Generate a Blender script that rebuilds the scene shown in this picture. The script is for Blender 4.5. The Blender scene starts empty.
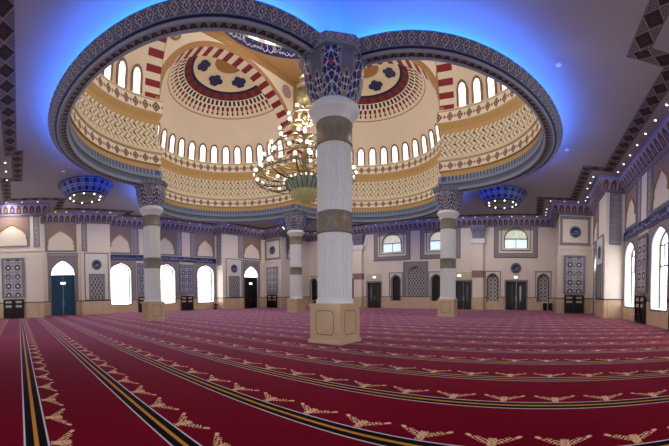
import bpy, math, random
from mathutils import Matrix, Vector, geometry
from math import sin, cos, pi, sqrt, radians
random.seed(7)
COL = bpy.context.scene.collection

# ------------------------------------------------------------------ colours
def lin(c):
    c /= 255.0
    return c/12.92 if c <= .04045 else ((c+.055)/1.055)**2.4
def rgb(r, g, b): return (lin(r), lin(g), lin(b), 1.0)

# ------------------------------------------------------------------ node expressions
class E:
    """a socket or number inside a node tree, with arithmetic"""
    nt = None
    def __init__(self, s): self.s = s
    @staticmethod
    def op(o, *a, clamp=False):
        n = E.nt.nodes.new('ShaderNodeMath'); n.operation = o; n.use_clamp = clamp
        for i, x in enumerate(a):
            x = x.s if isinstance(x, E) else x
            if isinstance(x, (int, float)): n.inputs[i].default_value = x
            else: E.nt.links.new(x, n.inputs[i])
        return E(n.outputs[0])
    def __add__(s, o): return E.op('ADD', s, o)
    __radd__ = __add__
    def __sub__(s, o): return E.op('SUBTRACT', s, o)
    def __rsub__(s, o): return E.op('SUBTRACT', o, s)
    def __mul__(s, o): return E.op('MULTIPLY', s, o)
    __rmul__ = __mul__
    def __truediv__(s, o): return E.op('DIVIDE', s, o)
    def __gt__(s, o): return E.op('GREATER_THAN', s, o)
    def __lt__(s, o): return E.op('LESS_THAN', s, o)
    def __abs__(s): return E.op('ABSOLUTE', s)
    def fr(s): return E.op('FRACT', s)
    def fl(s): return E.op('FLOOR', s)
    def sin(s): return E.op('SINE', s)
    def cos(s): return E.op('COSINE', s)
    def pw(s, o): return E.op('POWER', s, o)
def mx(a, b): return E.op('MAXIMUM', a, b)
def mn(a, b): return E.op('MINIMUM', a, b)
def band(x, a, b): return (x > a)*(x < b)
def mixc(f, a, b):
    n = E.nt.nodes.new('ShaderNodeMix'); n.data_type = 'RGBA'
    for sock, x in ((n.inputs[0], f), (n.inputs[6], a), (n.inputs[7], b)):
        x = x.s if isinstance(x, E) else x
        if isinstance(x, (tuple, float, int)): sock.default_value = x
        else: E.nt.links.new(x, sock)
    return E(n.outputs[2])
def coords(kind='Object'):
    t = E.nt.nodes.new('ShaderNodeTexCoord'); s = E.nt.nodes.new('ShaderNodeSeparateXYZ')
    E.nt.links.new(t.outputs[kind], s.inputs[0])
    return E(s.outputs[0]), E(s.outputs[1]), E(s.outputs[2])
def vec(x, y, z=0.0):
    n = E.nt.nodes.new('ShaderNodeCombineXYZ')
    for i, v in enumerate((x, y, z)):
        v = v.s if isinstance(v, E) else v
        if isinstance(v, (int, float)): n.inputs[i].default_value = v
        else: E.nt.links.new(v, n.inputs[i])
    return n.outputs[0]
def noise(scale, detail=3.0, v=None, kind='Object'):
    n = E.nt.nodes.new('ShaderNodeTexNoise'); n.inputs['Scale'].default_value = scale; n.inputs['Detail'].default_value = detail
    if v is None:
        t = E.nt.nodes.new('ShaderNodeTexCoord'); v = t.outputs[kind]
    E.nt.links.new(v, n.inputs['Vector'])
    return E(n.outputs[0])
def arabesque(x, y, k):
    """thin curling lines: 1 on a line"""
    f = (x*k+(y*k*1.0).sin()*1.6).sin()*(y*k+(x*k*1.0).sin()*1.6).sin()
    return abs(f) < .16
def star(x, y):
    """eight pointed star lattice on unit cells -> (star mask, line mask)"""
    px = abs(x.fr()-.5); py = abs(y.fr()-.5)
    s = mn(mx(px, py), (px+py)*.7071)
    qx = abs((x+.5).fr()-.5); qy = abs((y+.5).fr()-.5)
    s2 = mn(mx(qx, qy), (qx+qy)*.7071)
    line = mx(mx(band(s, .27, .33), band(s2, .13, .18)), (abs(px-py) < .035)*(s > .3))
    return s, s2, line

MATS = {}
def mat(name, fn, rough=.6, metallic=0.0, emit=0.0, sheen=None, spec=None, coat=0.0):
    m = bpy.data.materials.new(name); m.use_nodes = True
    nt = m.node_tree; E.nt = nt
    b = nt.nodes['Principled BSDF']
    c = fn() if callable(fn) else fn
    if isinstance(c, E): nt.links.new(c.s, b.inputs['Base Color'])
    else: b.inputs['Base Color'].default_value = c
    b.inputs['Roughness'].default_value = rough; b.inputs['Metallic'].default_value = metallic
    if spec is not None: b.inputs['Specular IOR Level'].default_value = spec
    if coat: b.inputs['Coat Weight'].default_value = coat; b.inputs['Coat Roughness'].default_value = .25
    if sheen:
        b.inputs['Sheen Weight'].default_value = sheen[0]; b.inputs['Sheen Tint'].default_value = sheen[1]; b.inputs['Sheen Roughness'].default_value = sheen[2]
    if emit:
        if isinstance(c, E): nt.links.new(c.s, b.inputs['Emission Color'])
        else: b.inputs['Emission Color'].default_value = c
        b.inputs['Emission Strength'].default_value = emit
    MATS[name] = m
    return m

def soft(c, amount=.08, scale=1.5):
    """slightly mottled plain colour"""
    def f():
        n = noise(scale, 4)
        d = tuple(max(0, x*(1-amount*2)) for x in c[:3])+(1,)
        return mixc(n, d, c)
    return f

def carpet_fn():
    X, Y, Z = coords()
    n = noise(900, 2); n2 = noise(.55, 3)
    base = mixc(n2, rgb(104, 1, 24), rgb(140, 4, 42))
    base = mixc(n*.5, base, rgb(74, 0, 14))
    # prayer rows across the room, one every 1.53 m
    p = ((X+16.75)/1.53+.5).fr()*1.53-.765
    a = abs(p)
    c = mixc(a < .145, base, rgb(215, 208, 214))
    c = mixc(a < .122, c, rgb(14, 14, 26))
    c = mixc(a < .026, c, rgb(205, 140, 44))
    # gold corner motif repeated along the rows
    my = ((Y+12.77)/.80+.5).fr()*.80-.40
    h = (p-.15)/.34
    t = abs(my)/.33
    wing_lo = t.pw(.9)*.84+.02; wing_hi = wing_lo+.09+(1.0-t)*.44+(t*16.0).sin()*.05
    inside = (h > wing_lo)*(h < wing_hi)*(t < 1.0)
    mid = (abs(my) < .05)*(h > 0.02)*(h < .72)
    ax_, ay_ = abs(my)*46.0, p*46.0
    fil = abs((ax_+ay_.sin()*1.7).sin()*(ay_+ax_.sin()*1.7).sin()) < .40
    vor = noise(46, 1)
    m = mx(inside*mx(fil, (t > .8)), mid*(vor > .46))
    return mixc(m*(t < 1.0), c, rgb(238, 196, 152))

def lattice_fn(ground, ink, pale, k):
    def f():
        x, y, z = coords()
        s, s2, line = star(x*k, z*k)
        c = mixc(s < .27, ground, ink)
        c = mixc(s < .12, c, pale)
        c = mixc(s2 < .13, c, ink)
        return mixc(line, c, pale)
    return f
def filler_fn(ground, ink, k, pale=None):
    def f():
        x, y, z = coords()
        c = mixc(arabesque(x, z, k), ground, ink)
        if pale: c = mixc(noise(k*.5, 1) > .58, c, pale)
        return c
    return f
def marble_fn():
    x, y, z = coords()
    n = noise(2.2, 6)
    c = mixc(n, rgb(204, 172, 140), rgb(232, 206, 176))
    j = mx(abs(((x+y)/1.25).fr()-.5) > .492, abs((z/1.42).fr()-.5) > .493)
    return mixc(j, c, rgb(130, 100, 72))
def diamond_fn():
    u, v, w = coords('UV')
    x = abs((u/.78).fr()-.5)*.78; y = abs(v-.5)
    d = x*1.5+y
    c = mixc(d < .40, rgb(242, 228, 204), rgb(116, 88, 78))
    c = mixc(d < .24, c, rgb(176, 150, 138))
    c = mixc(d < .13, c, rgb(92, 66, 62))
    c = mixc(abs(y-.46) < .025, c, rgb(150, 118, 90))
    x2 = abs((u/.78+.5).fr()-.5)*.78
    return mixc((x2+y*.6) < .1, c, rgb(150, 124, 108))
def herring_fn():
    u, v, w = coords('UV')
    k = 2.6
    z = (v*6.0*1.0).fl()
    sgn = ((v*3.0).fr() > .5)*2.0-1.0
    d = ((u*k)+sgn*(v*6.0).fr()*.6).fr()
    c = mixc(band(d, .12, .42), rgb(238, 226, 202), rgb(150, 136, 116))
    c = mixc(band(d, .5, .62), c, rgb(188, 168, 132))
    e = abs((u*1.3).fr()-.5)+abs((v*3.0).fr()-.5)
    return mixc(e < .16, c, rgb(98, 70, 58))
def ring_orn_fn():
    u, v, w = coords('UV')
    x = (u/.33).fr()-.5; y = v-.5
    c = mixc(arabesque(u, v*.5, 30.0), rgb(70, 78, 118), rgb(156, 166, 192))
    d = abs(x)*1.3+abs(y)
    c = mixc(band(d, .36, .46), c, rgb(178, 182, 196))
    c = mixc(d < .2, c, rgb(112, 58, 84))
    c = mixc(d < .1, c, rgb(200, 190, 200))
    return mixc(abs(y) > .44, c, rgb(120, 130, 156))
def dentil_fn():
    u, v, w = coords('UV')
    x = (u/.3).fr()-.5
    t = (abs(x) < (.46-v*.34))*(v < .9)
    c = mixc(t, rgb(132, 128, 138), rgb(44, 26, 32))
    return mixc((abs(x) < .10)*(v < .5), c, rgb(112, 70, 66))
def inner_ring_fn():
    u, v, w = coords('UV')
    c = mixc(band(v, .1, .32), rgb(122, 136, 162), rgb(78, 90, 124))
    c = mixc(band(v, .55, .85)*(abs((u/.3).fr()-.5) < .25), c, rgb(60, 80, 128))
    return c
def shell_fn():
    u, v, w = coords('UV')      # u = azimuth in degrees, v = degrees from the crown
    cream = rgb(246, 232, 212)
    x = (u/6.0).fr()-.5; ax = abs(x)
    c = mixc(noise(.7, 3), rgb(238, 220, 198), cream)
    c = mixc(band(v, 47.6, 48.5), c, rgb(172, 140, 100))
    pend = mx(mx(band(v, 38.6, 41.6)*(ax < .27), band(v, 41.0, 43.6)*(ax < .1)), band(v, 43.2, 45.8)*((ax*3.2+abs(v-44.4)*.45) < .75))
    c = mixc(pend, c, rgb(112, 30, 34))
    chk = band(v, 33.0, 38.6)
    c = mixc(chk, c, rgb(240, 228, 208))
    c = mixc(band(v, 33.6, 37.6)*(abs((u/6.0+.5).fr()-.5) < .26), c, rgb(34, 24, 28))
    c = mixc(band(v, 27.6, 33.0), c, mixc(abs((u/15.0).fr()-.5)*1.6, rgb(96, 24, 34), rgb(134, 52, 52)))
    c = mixc(band(v, 25.6, 27.6), c, rgb(16, 22, 84))
    c = mixc(v < 25.6, c, rgb(238, 220, 186))
    tan = mixc(arabesque(u*.12, v*.16, 9.0), rgb(186, 136, 76), rgb(120, 66, 40))
    return mixc(v < 9.6, c, tan)
def border_fn():
    u, v, w = coords('UV')
    x = (u/.92).fr()-.5; y = v-.5
    d = abs(x)*.98+abs(y)*.92
    c = mixc(arabesque(u, v*.8, 30.0), rgb(60, 60, 76), rgb(150, 148, 160))
    c = mixc(d < .50, c, rgb(160, 122, 108))
    c = mixc(d < .44, c, rgb(34, 18, 28))
    c = mixc((d < .2)*arabesque(u, v, 30.0), c, rgb(84, 46, 52))
    return mixc(abs(y) > .465, c, rgb(104, 108, 130))
def cornice_fn():
    u, v, w = coords('UV')
    x = (u/.6).fr()-.5; ax = abs(x)
    c = mixc(arabesque(u, v, 22.0), rgb(146, 138, 152), rgb(218, 212, 216))
    arch = (ax < .36)*(v < (.78-ax*ax*2.2))*(v > .12)
    c = mixc(arch, c, mixc(((u/1.2).fr() > .5), rgb(110, 74, 76), rgb(72, 74, 128)))
    c = mixc((ax < .12)*band(v, .2, .5), c, rgb(168, 130, 120))
    return mixc(mx(v > .9, v < .06), c, rgb(166, 164, 190))
def capital_fn():
    u, v, w = coords('UV')      # u 0..6 around, v 0..1 up
    x = u.fr()-.5; ax = abs(x)
    wv = .36+((v*6.2832+.4).sin())*.10
    e = ax-wv
    g = (ax*19.0+(v*9.0).sin()*1.2).cos()*(v*17.0+ax*7.0).cos()
    g2 = (ax*9.0-v*20.0).sin()
    lines = mx(abs(g) < .17, (abs(g2) < .13)*(ax > .06))
    c = mixc(lines, rgb(16, 20, 96), rgb(176, 186, 210))
    c = mixc((ax*2.0+abs(v-.6)*2.0) < .16, c, rgb(168, 44, 62))
    c = mixc(e > -.05, c, rgb(146, 126, 112))
    c = mixc(e > .015, c, mixc(abs((u*2.0).fr()-.5) < .12, rgb(104, 110, 134), rgb(150, 150, 162)))
    x2 = abs((u+.5).fr()-.5)
    dl = x2*2.0+abs(v-.30)*1.6
    c = mixc(dl < .46, c, rgb(156, 134, 114))
    c = mixc(dl < .36, c, mixc(abs((x2*26.0).cos()*(v*24.0).sin()) < .25, rgb(18, 22, 98), rgb(188, 194, 212)))
    return mixc(mx(v > .93, v < .04), c, rgb(140, 138, 148))
def band_fn():
    u, v, w = coords('UV')      # u 0..1 around, v 0..1 up
    x = abs((u*7.0).fr()-.5); y = abs(v-.5)
    d = x*x*3.2+y*y*3.0
    c = mixc(arabesque(u*5.0, v, 20.0), rgb(116, 132, 142), rgb(148, 124, 86))
    c = mixc(band(d, .27, .36), c, rgb(164, 134, 86))
    c = mixc(d < .08, c, rgb(150, 116, 74))
    return mixc(y > .41, c, rgb(150, 122, 74))
def bowl_fn():
    u, v, w = coords('UV')
    x, y = u/.55, v/.55
    s, s2, line = star(x, y)
    c = mixc(s < .3, rgb(54, 74, 150), rgb(20, 30, 110))
    c = mixc(line, c, rgb(150, 172, 214))
    return mixc(mx(v < .06, v > 1.02), c, rgb(16, 24, 96))
def calligraphy_ground(): return mixc(noise(3, 2), rgb(9, 22, 92), rgb(14, 34, 120))
def stained_fn():
    x, y, z = coords()
    n = E.nt.nodes.new('ShaderNodeTexVoronoi'); n.inputs['Scale'].default_value = 3.2
    E.nt.links.new(vec(x, z), n.inputs['Vector'])
    c = mixc(.85, E(n.outputs['Color']), rgb(178, 186, 158))
    return mixc(z > 8.17, mixc(noise(2.5, 2) > .62, rgb(205, 228, 250), rgb(246, 250, 255)), c)
def white_lattice_fn():
    x, y, z = coords()
    s, s2, line = star(x*2.2, z*2.2)
    c = mixc(line, rgb(206, 202, 196), rgb(112, 104, 104))
    c = mixc(s < .2, c, rgb(54, 50, 58))
    return mixc(s2 < .1, c, rgb(60, 56, 62))
def arch_lattice_fn():
    x, y, z = coords()
    k = 2.7
    d = abs(((x+z*.6)*k).fr()-.5); e = abs(((x-z*.6)*k).fr()-.5)
    c = mixc(mx(d > .36, e > .36), rgb(92, 92, 116), rgb(186, 178, 178))
    return mixc((d < .12)*(e < .12), c, rgb(46, 40, 58))

CREAM = rgb(246, 234, 216)
mat('carpet', carpet_fn, .92, sheen=(.50, (1.0, .50, .90, 1), .18), spec=.05)
mat('wall_paint', soft(rgb(246, 233, 217), .04, .8), .8)
mat('marble', marble_fn, .28)
mat('trim_dark', rgb(58, 54, 66), .5)
mat('white_paint', soft(rgb(236, 234, 230), .03), .5)
mat('shaft_white', soft(rgb(234, 240, 246), .03), .35)
mat('ceiling_paint', soft(rgb(170, 162, 172), .04, .4), .85)
mat('border', border_fn, .7)
mat('cornice', cornice_fn, .6)
mat('capital', capital_fn, .45)
mat('column_band', band_fn, .4)
mat('pedestal', soft(rgb(222, 196, 160), .09, 3.0), .22)
mat('pedestal_line', rgb(150, 116, 80), .4)
mat('lattice', lattice_fn(rgb(142, 138, 144), rgb(44, 44, 66), rgb(216, 212, 212), 1.17), .6)
mat('lattice_blue', lattice_fn(rgb(118, 124, 150), rgb(40, 48, 96), rgb(198, 204, 218), 1.2), .6)
mat('arch_lattice', arch_lattice_fn, .6)
mat('white_lattice', white_lattice_fn, .5)
mat('frame_pattern', filler_fn(rgb(164, 154, 156), rgb(112, 104, 118), 17.0), .6)
mat('strip_pattern', lattice_fn(rgb(150, 142, 148), rgb(72, 70, 94), rgb(206, 200, 204), 2.4), .6)
mat('spandrel', filler_fn(rgb(142, 108, 104), rgb(182, 154, 146), 15.0), .6)
mat('arch_gold', rgb(170, 134, 80), .45)
mat('blue_grey', rgb(128, 128, 146), .5)
mat('navy', calligraphy_ground, .5)
mat('script_white', rgb(228, 232, 238), .5)
mat('door_teal', soft(rgb(16, 82, 120), .15, 2), .35)
mat('door_black', soft(rgb(22, 18, 22), .15, 3), .3)
mat('door_glass', rgb(70, 74, 82), .1)
mat('dark_wood', soft(rgb(34, 26, 28), .2, 4), .4)
mat('book_white', soft(rgb(210, 202, 190), .15, 9), .7)
mat('steel', rgb(180, 180, 184), .3, 1.0)
mat('daylight', rgb(246, 250, 255), .5, emit=5.0)
mat('daylight_dome', rgb(255, 253, 250), .5, emit=1.6)
mat('stained', stained_fn, .4, emit=.85)
mat('window_bar', rgb(50, 60, 74), .5)
mat('ring_ornament', ring_orn_fn, .6)
mat('ring_grey', soft(rgb(150, 160, 188), .06), .5)
mat('ring_navy', rgb(22, 28, 92), .5)
mat('ring_dentil', dentil_fn, .6)
mat('ring_inner', inner_ring_fn, .6)
mat('led_blue', (.006, .19, 1.0, 1), .5, emit=44.0)
mat('led_cornice', (.16, .18, .8, 1), .5, emit=.12)
mat('diamond_band', diamond_fn, .7)
mat('herringbone', herring_fn, .75)
mat('gold_cove', soft(rgb(206, 166, 104), .07, 2), .6)
mat('cream', soft(CREAM, .05, 1.0), .7)
mat('cream_ledge', soft(rgb(226, 214, 180), .05), .6)
mat('dome_shell', shell_fn, .75)
mat('stripe_red', rgb(140, 18, 38), .6)
mat('stripe_white', rgb(240, 228, 208), .6)
mat('tan_pattern', filler_fn(rgb(190, 148, 98), rgb(150, 108, 66), 14.0), .7)
mat('tan', soft(rgb(206, 166, 116), .05), .7)
mat('brown_frame', rgb(150, 110, 92), .6)
mat('medallion_navy', soft(rgb(26, 36, 112), .35, 3.0), .5)
mat('roundel', filler_fn(rgb(196, 168, 164), rgb(128, 96, 118), 12.0), .5)
mat('brass', soft(rgb(172, 158, 118), .2, 6), .36, .6)
mat('brass_dark', soft(rgb(120, 100, 62), .15, 6), .35, .8)
mat('lamp_glass', rgb(255, 249, 240), .4, emit=1.35)
mat('bowl_glass', soft(rgb(150, 164, 150), .15, 6), .3, emit=.12)
mat('finial_brass_glow', soft(rgb(196, 190, 140), .2, 6), .4, .3, emit=.18)  # slight emission lightens the finial, which is no lamp itself
mat('bowl', bowl_fn, .5)
mat('bowl_under', soft(rgb(110, 112, 122), .1, 2), .5)
mat('spot', rgb(255, 244, 226), .5, emit=9.0)
mat('exit_white', rgb(255, 255, 250), .5, emit=3.0)
mat('bin_grey', rgb(46, 42, 44), .5)
mat('plant_green', soft(rgb(42, 50, 44), .3, 9), .7)

# ------------------------------------------------------------------ mesh builder
class MB:
    def __init__(self): self.v = []; self.f = []; self.uv = []; self.m = []
    def face(self, pts, uv=None, m=0):
        i = len(self.v); self.v += [tuple(p) for p in pts]; n = len(pts)
        self.f.append(tuple(range(i, i+n))); self.m.append(m)
        self.uv.append(uv or [(p[0], p[2]) for p in pts])
    def box(self, x0, x1, y0, y1, z0, z1, m=0):
        p = lambda a, b, c: (a, b, c)
        self.face([p(x0,y0,z0), p(x1,y0,z0), p(x1,y0,z1), p(x0,y0,z1)], m=m)
        self.face([p(x1,y1,z0), p(x0,y1,z0), p(x0,y1,z1), p(x1,y1,z1)], m=m)
        self.face([p(x0,y1,z0), p(x0,y0,z0), p(x0,y0,z1), p(x0,y1,z1)], m=m)
        self.face([p(x1,y0,z0), p(x1,y1,z0), p(x1,y1,z1), p(x1,y0,z1)], m=m)
        self.face([p(x0,y0,z1), p(x1,y0,z1), p(x1,y1,z1), p(x0,y1,z1)], m=m)
        self.face([p(x0,y1,z0), p(x1,y1,z0), p(x1,y0,z0), p(x0,y0,z0)], m=m)
    def grid(self, rows, uvs=None, m=0, closed=False, mats=None):
        """rows: list of equal length point lists"""
        n = len(rows[0]); base = len(self.v)
        for r in rows: self.v += [tuple(p) for p in r]
        for i in range(len(rows)-1):
            for j in range(n if closed else n-1):
                k = (j+1) % n
                a, b, c, d = base+i*n+j, base+i*n+k, base+(i+1)*n+k, base+(i+1)*n+j
                self.f.append((a, b, c, d)); self.m.append(mats(i, j) if mats else m)
                if uvs:
                    if closed and k == 0:
                        ua, ud = uvs[i][j], uvs[i+1][j]; ub = uvs[i][n]; uc = uvs[i+1][n]
                        self.uv.append([ua, ub, uc, ud])
                    else: self.uv.append([uvs[i][j], uvs[i][k], uvs[i+1][k], uvs[i+1][j]])
                else: self.uv.append([(0, 0)]*4)
    def lathe(self, prof, seg=32, c=(0, 0), ucount=1.0, m=0, flute=None):
        """prof: (r, z) list; uv: u = 0..ucount around, v = 0..1 up the profile"""
        L = [0.0]
        for a, b in zip(prof, prof[1:]): L.append(L[-1]+math.hypot(b[0]-a[0], b[1]-a[1]))
        rows, uvs = [], []
        for (r, z), l in zip(prof, L):
            rr = []
            for j in range(seg):
                q = r*(flute(j) if flute else 1)
                rr.append((c[0]+q*cos(2*pi*j/seg), c[1]+q*sin(2*pi*j/seg), z))
            rows.append(rr); uvs.append([(ucount*j/seg, l/L[-1] if L[-1] else 0) for j in range(seg+1)])
        self.grid(rows, uvs, m, True)
    def tube(self, pts, r, seg=8, m=0, closed=False):
        pts = [Vector(p) for p in pts]; rows = []; n = len(pts)
        for i, p in enumerate(pts):
            if closed: t = pts[(i+1) % n]-pts[i-1]
            else: t = pts[min(i+1, n-1)]-pts[max(i-1, 0)]
            t.normalize(); up = Vector((0, 0, 1)) if abs(t.z) < .95 else Vector((1, 0, 0))
            a = t.cross(up).normalized(); b = t.cross(a)
            rad = r[i] if isinstance(r, (list, tuple)) else r
            rows.append([p+(a*cos(2*pi*j/seg)+b*sin(2*pi*j/seg))*rad for j in range(seg)])
        if closed: rows.append(rows[0])
        self.grid(rows, None, m, True)
    def ball(self, c, r, m=0, seg=10, sz=1.0):
        self.lathe([(r*sin(pi*i/6)+1e-4, c[2]-r*sz*cos(pi*i/6)) for i in range(7)], seg, (c[0], c[1]), m=m)

def obj(name, mb, mats, parent=None, smooth=False, loc=None, rotz=0):
    me = bpy.data.meshes.new(name); me.from_pydata(mb.v, [], mb.f)
    for x in ([mats] if isinstance(mats, str) else mats): me.materials.append(MATS[x])
    uvl = me.uv_layers.new(name='UVMap'); k = 0
    for poly, uv in zip(me.polygons, mb.uv):
        for li, c in zip(poly.loop_indices, uv): uvl.data[li].uv = c
    me.polygons.foreach_set('material_index', mb.m)
    if smooth: me.polygons.foreach_set('use_smooth', [True]*len(me.polygons))
    me.update()
    o = bpy.data.objects.new(name, me); COL.objects.link(o)
    if parent is not None: o.parent = parent
    if loc is not None: o.location = loc; o.rotation_euler[2] = rotz
    return o
def tag(o, label=None, cat=None, group=None, kind=None):
    if label: o['label'] = label
    if cat: o['category'] = cat
    if group: o['group'] = group
    if kind: o['kind'] = kind
    return o
def thing(name, label, cat, loc=(0, 0, 0), rotz=0, group=None):
    o = bpy.data.objects.new(name, None); COL.objects.link(o); o.empty_display_size = .2
    o.location = loc; o.rotation_euler = (0, 0, rotz)
    return tag(o, label, cat, group)
def dup(root, loc, rotz, label, group=None):
    r = root.copy(); COL.objects.link(r); r.location = loc; r.rotation_euler = (0, 0, rotz); r['label'] = label
    if group: r['group'] = group
    for ch in list(root.children):
        c = ch.copy(); COL.objects.link(c); c.parent = r
        for g in ch.children:
            d = g.copy(); COL.objects.link(d); d.parent = c
    return r

# ------------------------------------------------------------------ arches
def arch_z(t, h, point=.3):
    """height of a gently pointed arch, t = |x|/halfwidth"""
    t = min(1.0, abs(t))
    return h*((1-point)*sqrt(max(0, 1-t*t))+point*(1-t))
def arch_curve(c, w, zs, h, n=16, point=.3):
    return [(c-w/2+w*i/n, zs+arch_z(2*i/n-1, h, point)) for i in range(n+1)]
def wall_panel(mb, a0, a1, z0, z1, y, holes=(), m=0, n=16):
    """a wall piece at depth y facing -y with arched or square holes (c, w, zsill, zspring, rise, depth, point)"""
    x = a0
    for (c, w, zb, zs, h, d, pt) in sorted(holes):
        l, r = c-w/2, c+w/2
        if l > x+1e-6: mb.face([(x,y,z0), (l,y,z0), (l,y,z1), (x,y,z1)], m=m)
        if zb > z0: mb.face([(l,y,z0), (r,y,z0), (r,y,zb), (l,y,zb)], m=m)
        cv = arch_curve(c, w, zs, h, n if h > 0 else 1, pt)
        for p, q in zip(cv, cv[1:]):
            mb.face([(p[0],y,p[1]), (q[0],y,q[1]), (q[0],y,z1), (p[0],y,z1)], m=m)
            mb.face([(p[0],y,p[1]), (p[0],y+d,p[1]), (q[0],y+d,q[1]), (q[0],y,q[1])], m=m)
        mb.face([(l,y,zb), (l,y+d,zb), (l,y+d,zs), (l,y,zs)], m=m)
        mb.face([(r,y,zb), (r,y,zs), (r,y+d,zs), (r,y+d,zb)], m=m)
        mb.face([(l,y,zb), (r,y,zb), (r,y+d,zb), (l,y+d,zb)], m=m)
        x = r
    if a1 > x+1e-6: mb.face([(x,y,z0), (a1,y,z0), (a1,y,z1), (x,y,z1)], m=m)
def arch_fill(mb, c, w, zb, zs, h, y, m=0, n=16, point=.3):
    cv = arch_curve(c, w, zs, h, n, point)
    for p, q in zip(cv, cv[1:]): mb.face([(p[0],y,zb), (q[0],y,zb), (q[0],y,q[1]), (p[0],y,p[1])], m=m)
def arch_band(mb, c, w, zb, zs, h, t, y, dep=.05, m=0, n=16, point=.3, legs=True):
    """a moulding of width t around an arch, standing dep proud of depth y"""
    inn = arch_curve(c, w, zs, h, n, point); out = arch_curve(c, w+2*t, zs, h+t*1.15, n, point)
    if legs: inn = [(c-w/2, zb)]+inn+[(c+w/2, zb)]; out = [(c-w/2-t, zb)]+out+[(c+w/2+t, zb)]
    f = y-dep
    for (a, b), (p, q) in zip(zip(inn, inn[1:]), zip(out, out[1:])):
        mb.face([(a[0],f,a[1]), (b[0],f,b[1]), (q[0],f,q[1]), (p[0],f,p[1])], m=m)
        mb.face([(a[0],f,a[1]), (a[0],y,a[1]), (b[0],y,b[1]), (b[0],f,b[1])], m=m)
        mb.face([(p[0],f,p[1]), (q[0],f,q[1]), (q[0],y,q[1]), (p[0],y,p[1])], m=m)
def rect_band(mb, x0, x1, z0, z1, t, y, dep=.05, m=0, bottom=True):
    f = y-dep
    mb.box(x0, x0+t, f, y, z0, z1, m); mb.box(x1-t, x1, f, y, z0, z1, m); mb.box(x0+t, x1-t, f, y, z1-t, z1, m)
    if bottom: mb.box(x0+t, x1-t, f, y, z0, z0+t, m)
def spandrel_fill(mb, x0, x1, c, w, zs, h, z1, y, m=0, n=16, point=.3):
    """rectangle x0..x1, zs..z1 minus the arch"""
    cv = arch_curve(c, w, zs, h, n, point)
    if c-w/2 > x0: mb.face([(x0,y,zs), (c-w/2,y,zs), (c-w/2,y,z1), (x0,y,z1)], m=m)
    if c+w/2 < x1: mb.face([(c+w/2,y,zs), (x1,y,zs), (x1,y,z1), (c+w/2,y,z1)], m=m)
    for p, q in zip(cv, cv[1:]): mb.face([(p[0],y,p[1]), (q[0],y,q[1]), (q[0],y,z1), (p[0],y,z1)], m=m)
def disc(mb, c, r, y, m=0, seg=28, r0=0.0):
    for j in range(seg):
        a, b = 2*pi*j/seg, 2*pi*(j+1)/seg
        P = lambda q, t: (c[0]+q*cos(t), y, c[1]+q*sin(t))
        if r0: mb.face([P(r0,a), P(r0,b), P(r,b), P(r,a)], m=m)
        else: mb.face([P(0,0), P(r,b), P(r,a)], m=m)

def script_strokes(width, height, rnd):
    """flowing right-to-left pen strokes, as polylines with thickness, inside width x height"""
    out = []; x = width*.03
    while x < width*.97:
        k = rnd.random(); s = height
        if k < .38:
            out.append(([(x, .22*s), (x+.02*s, .55*s), (x-.01*s, .92*s)], .07*s)); x += .17*s
        elif k < .68:
            out.append(([(x+.5*s*i/8, .24*s-.16*s*sin(pi*i/8)+(.12*s if i in (0, 8) else 0)) for i in range(9)], .085*s)); x += .58*s
            if rnd.random() < .7: out.append(([(x-.3*s, .46*s), (x-.22*s, .52*s)], .08*s))
        elif k < .86:
            out.append(([(x+.13*s+.12*s*cos(2*pi*i/9), .34*s+.12*s*sin(2*pi*i/9)) for i in range(10)], .07*s)); x += .36*s
        else:
            out.append(([(x, .3*s), (x+.2*s, .62*s), (x+.45*s, .78*s)], .06*s)); x += .3*s
        if rnd.random() < .3: out.append(([(x-.2*s, .8*s), (x-.08*s, .86*s)], .055*s))
    return [([(min(px, width), py) for px, py in p], t) for p, t in out]
def ribbon(mb, pts, t, f, m=0):
    """flat ribbon of thickness t along 2d pts, mapped to 3d by f(u, v)"""
    for (a, b) in zip(pts, pts[1:]):
        dx, dy = b[0]-a[0], b[1]-a[1]; l = math.hypot(dx, dy) or 1
        nx, ny = -dy/l*t/2, dx/l*t/2; ex, ey = dx/l*t*.25, dy/l*t*.25
        mb.face([f(a[0]-nx-ex, a[1]-ny-ey), f(b[0]-nx+ex, b[1]-ny+ey), f(b[0]+nx+ex, b[1]+ny+ey), f(a[0]+nx-ex, a[1]+ny-ey)], m=m)

# ------------------------------------------------------------------ room dimensions (metres, origin under the dome)
H = 10.5                    # ceiling
WY = 20.6                   # recess / back wall plane
PIER, BAY, RY = 19.4, 20.9, 19.8   # pier fronts, window bay, door recess
BX, BY = 14.6, 16.4         # corner blocks: |x| > BX and |y| > BY
R90 = pi/2
BAYWIN = (-5.6, 0.0, 5.6)
SIDE = {'left': 0.0, 'right': pi, 'back': -R90}
SIDEWORD = {'left': 'left wall', 'right': 'right wall', 'back': 'back wall'}

# floor
mb = MB(); mb.face([(-22.5,-22.5,0), (22.5,-22.5,0), (22.5,22.5,0), (-22.5,22.5,0)])
tag(obj('floor', mb, 'carpet'), kind='structure', label='deep red carpet with striped prayer rows and gold corner motifs')

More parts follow.
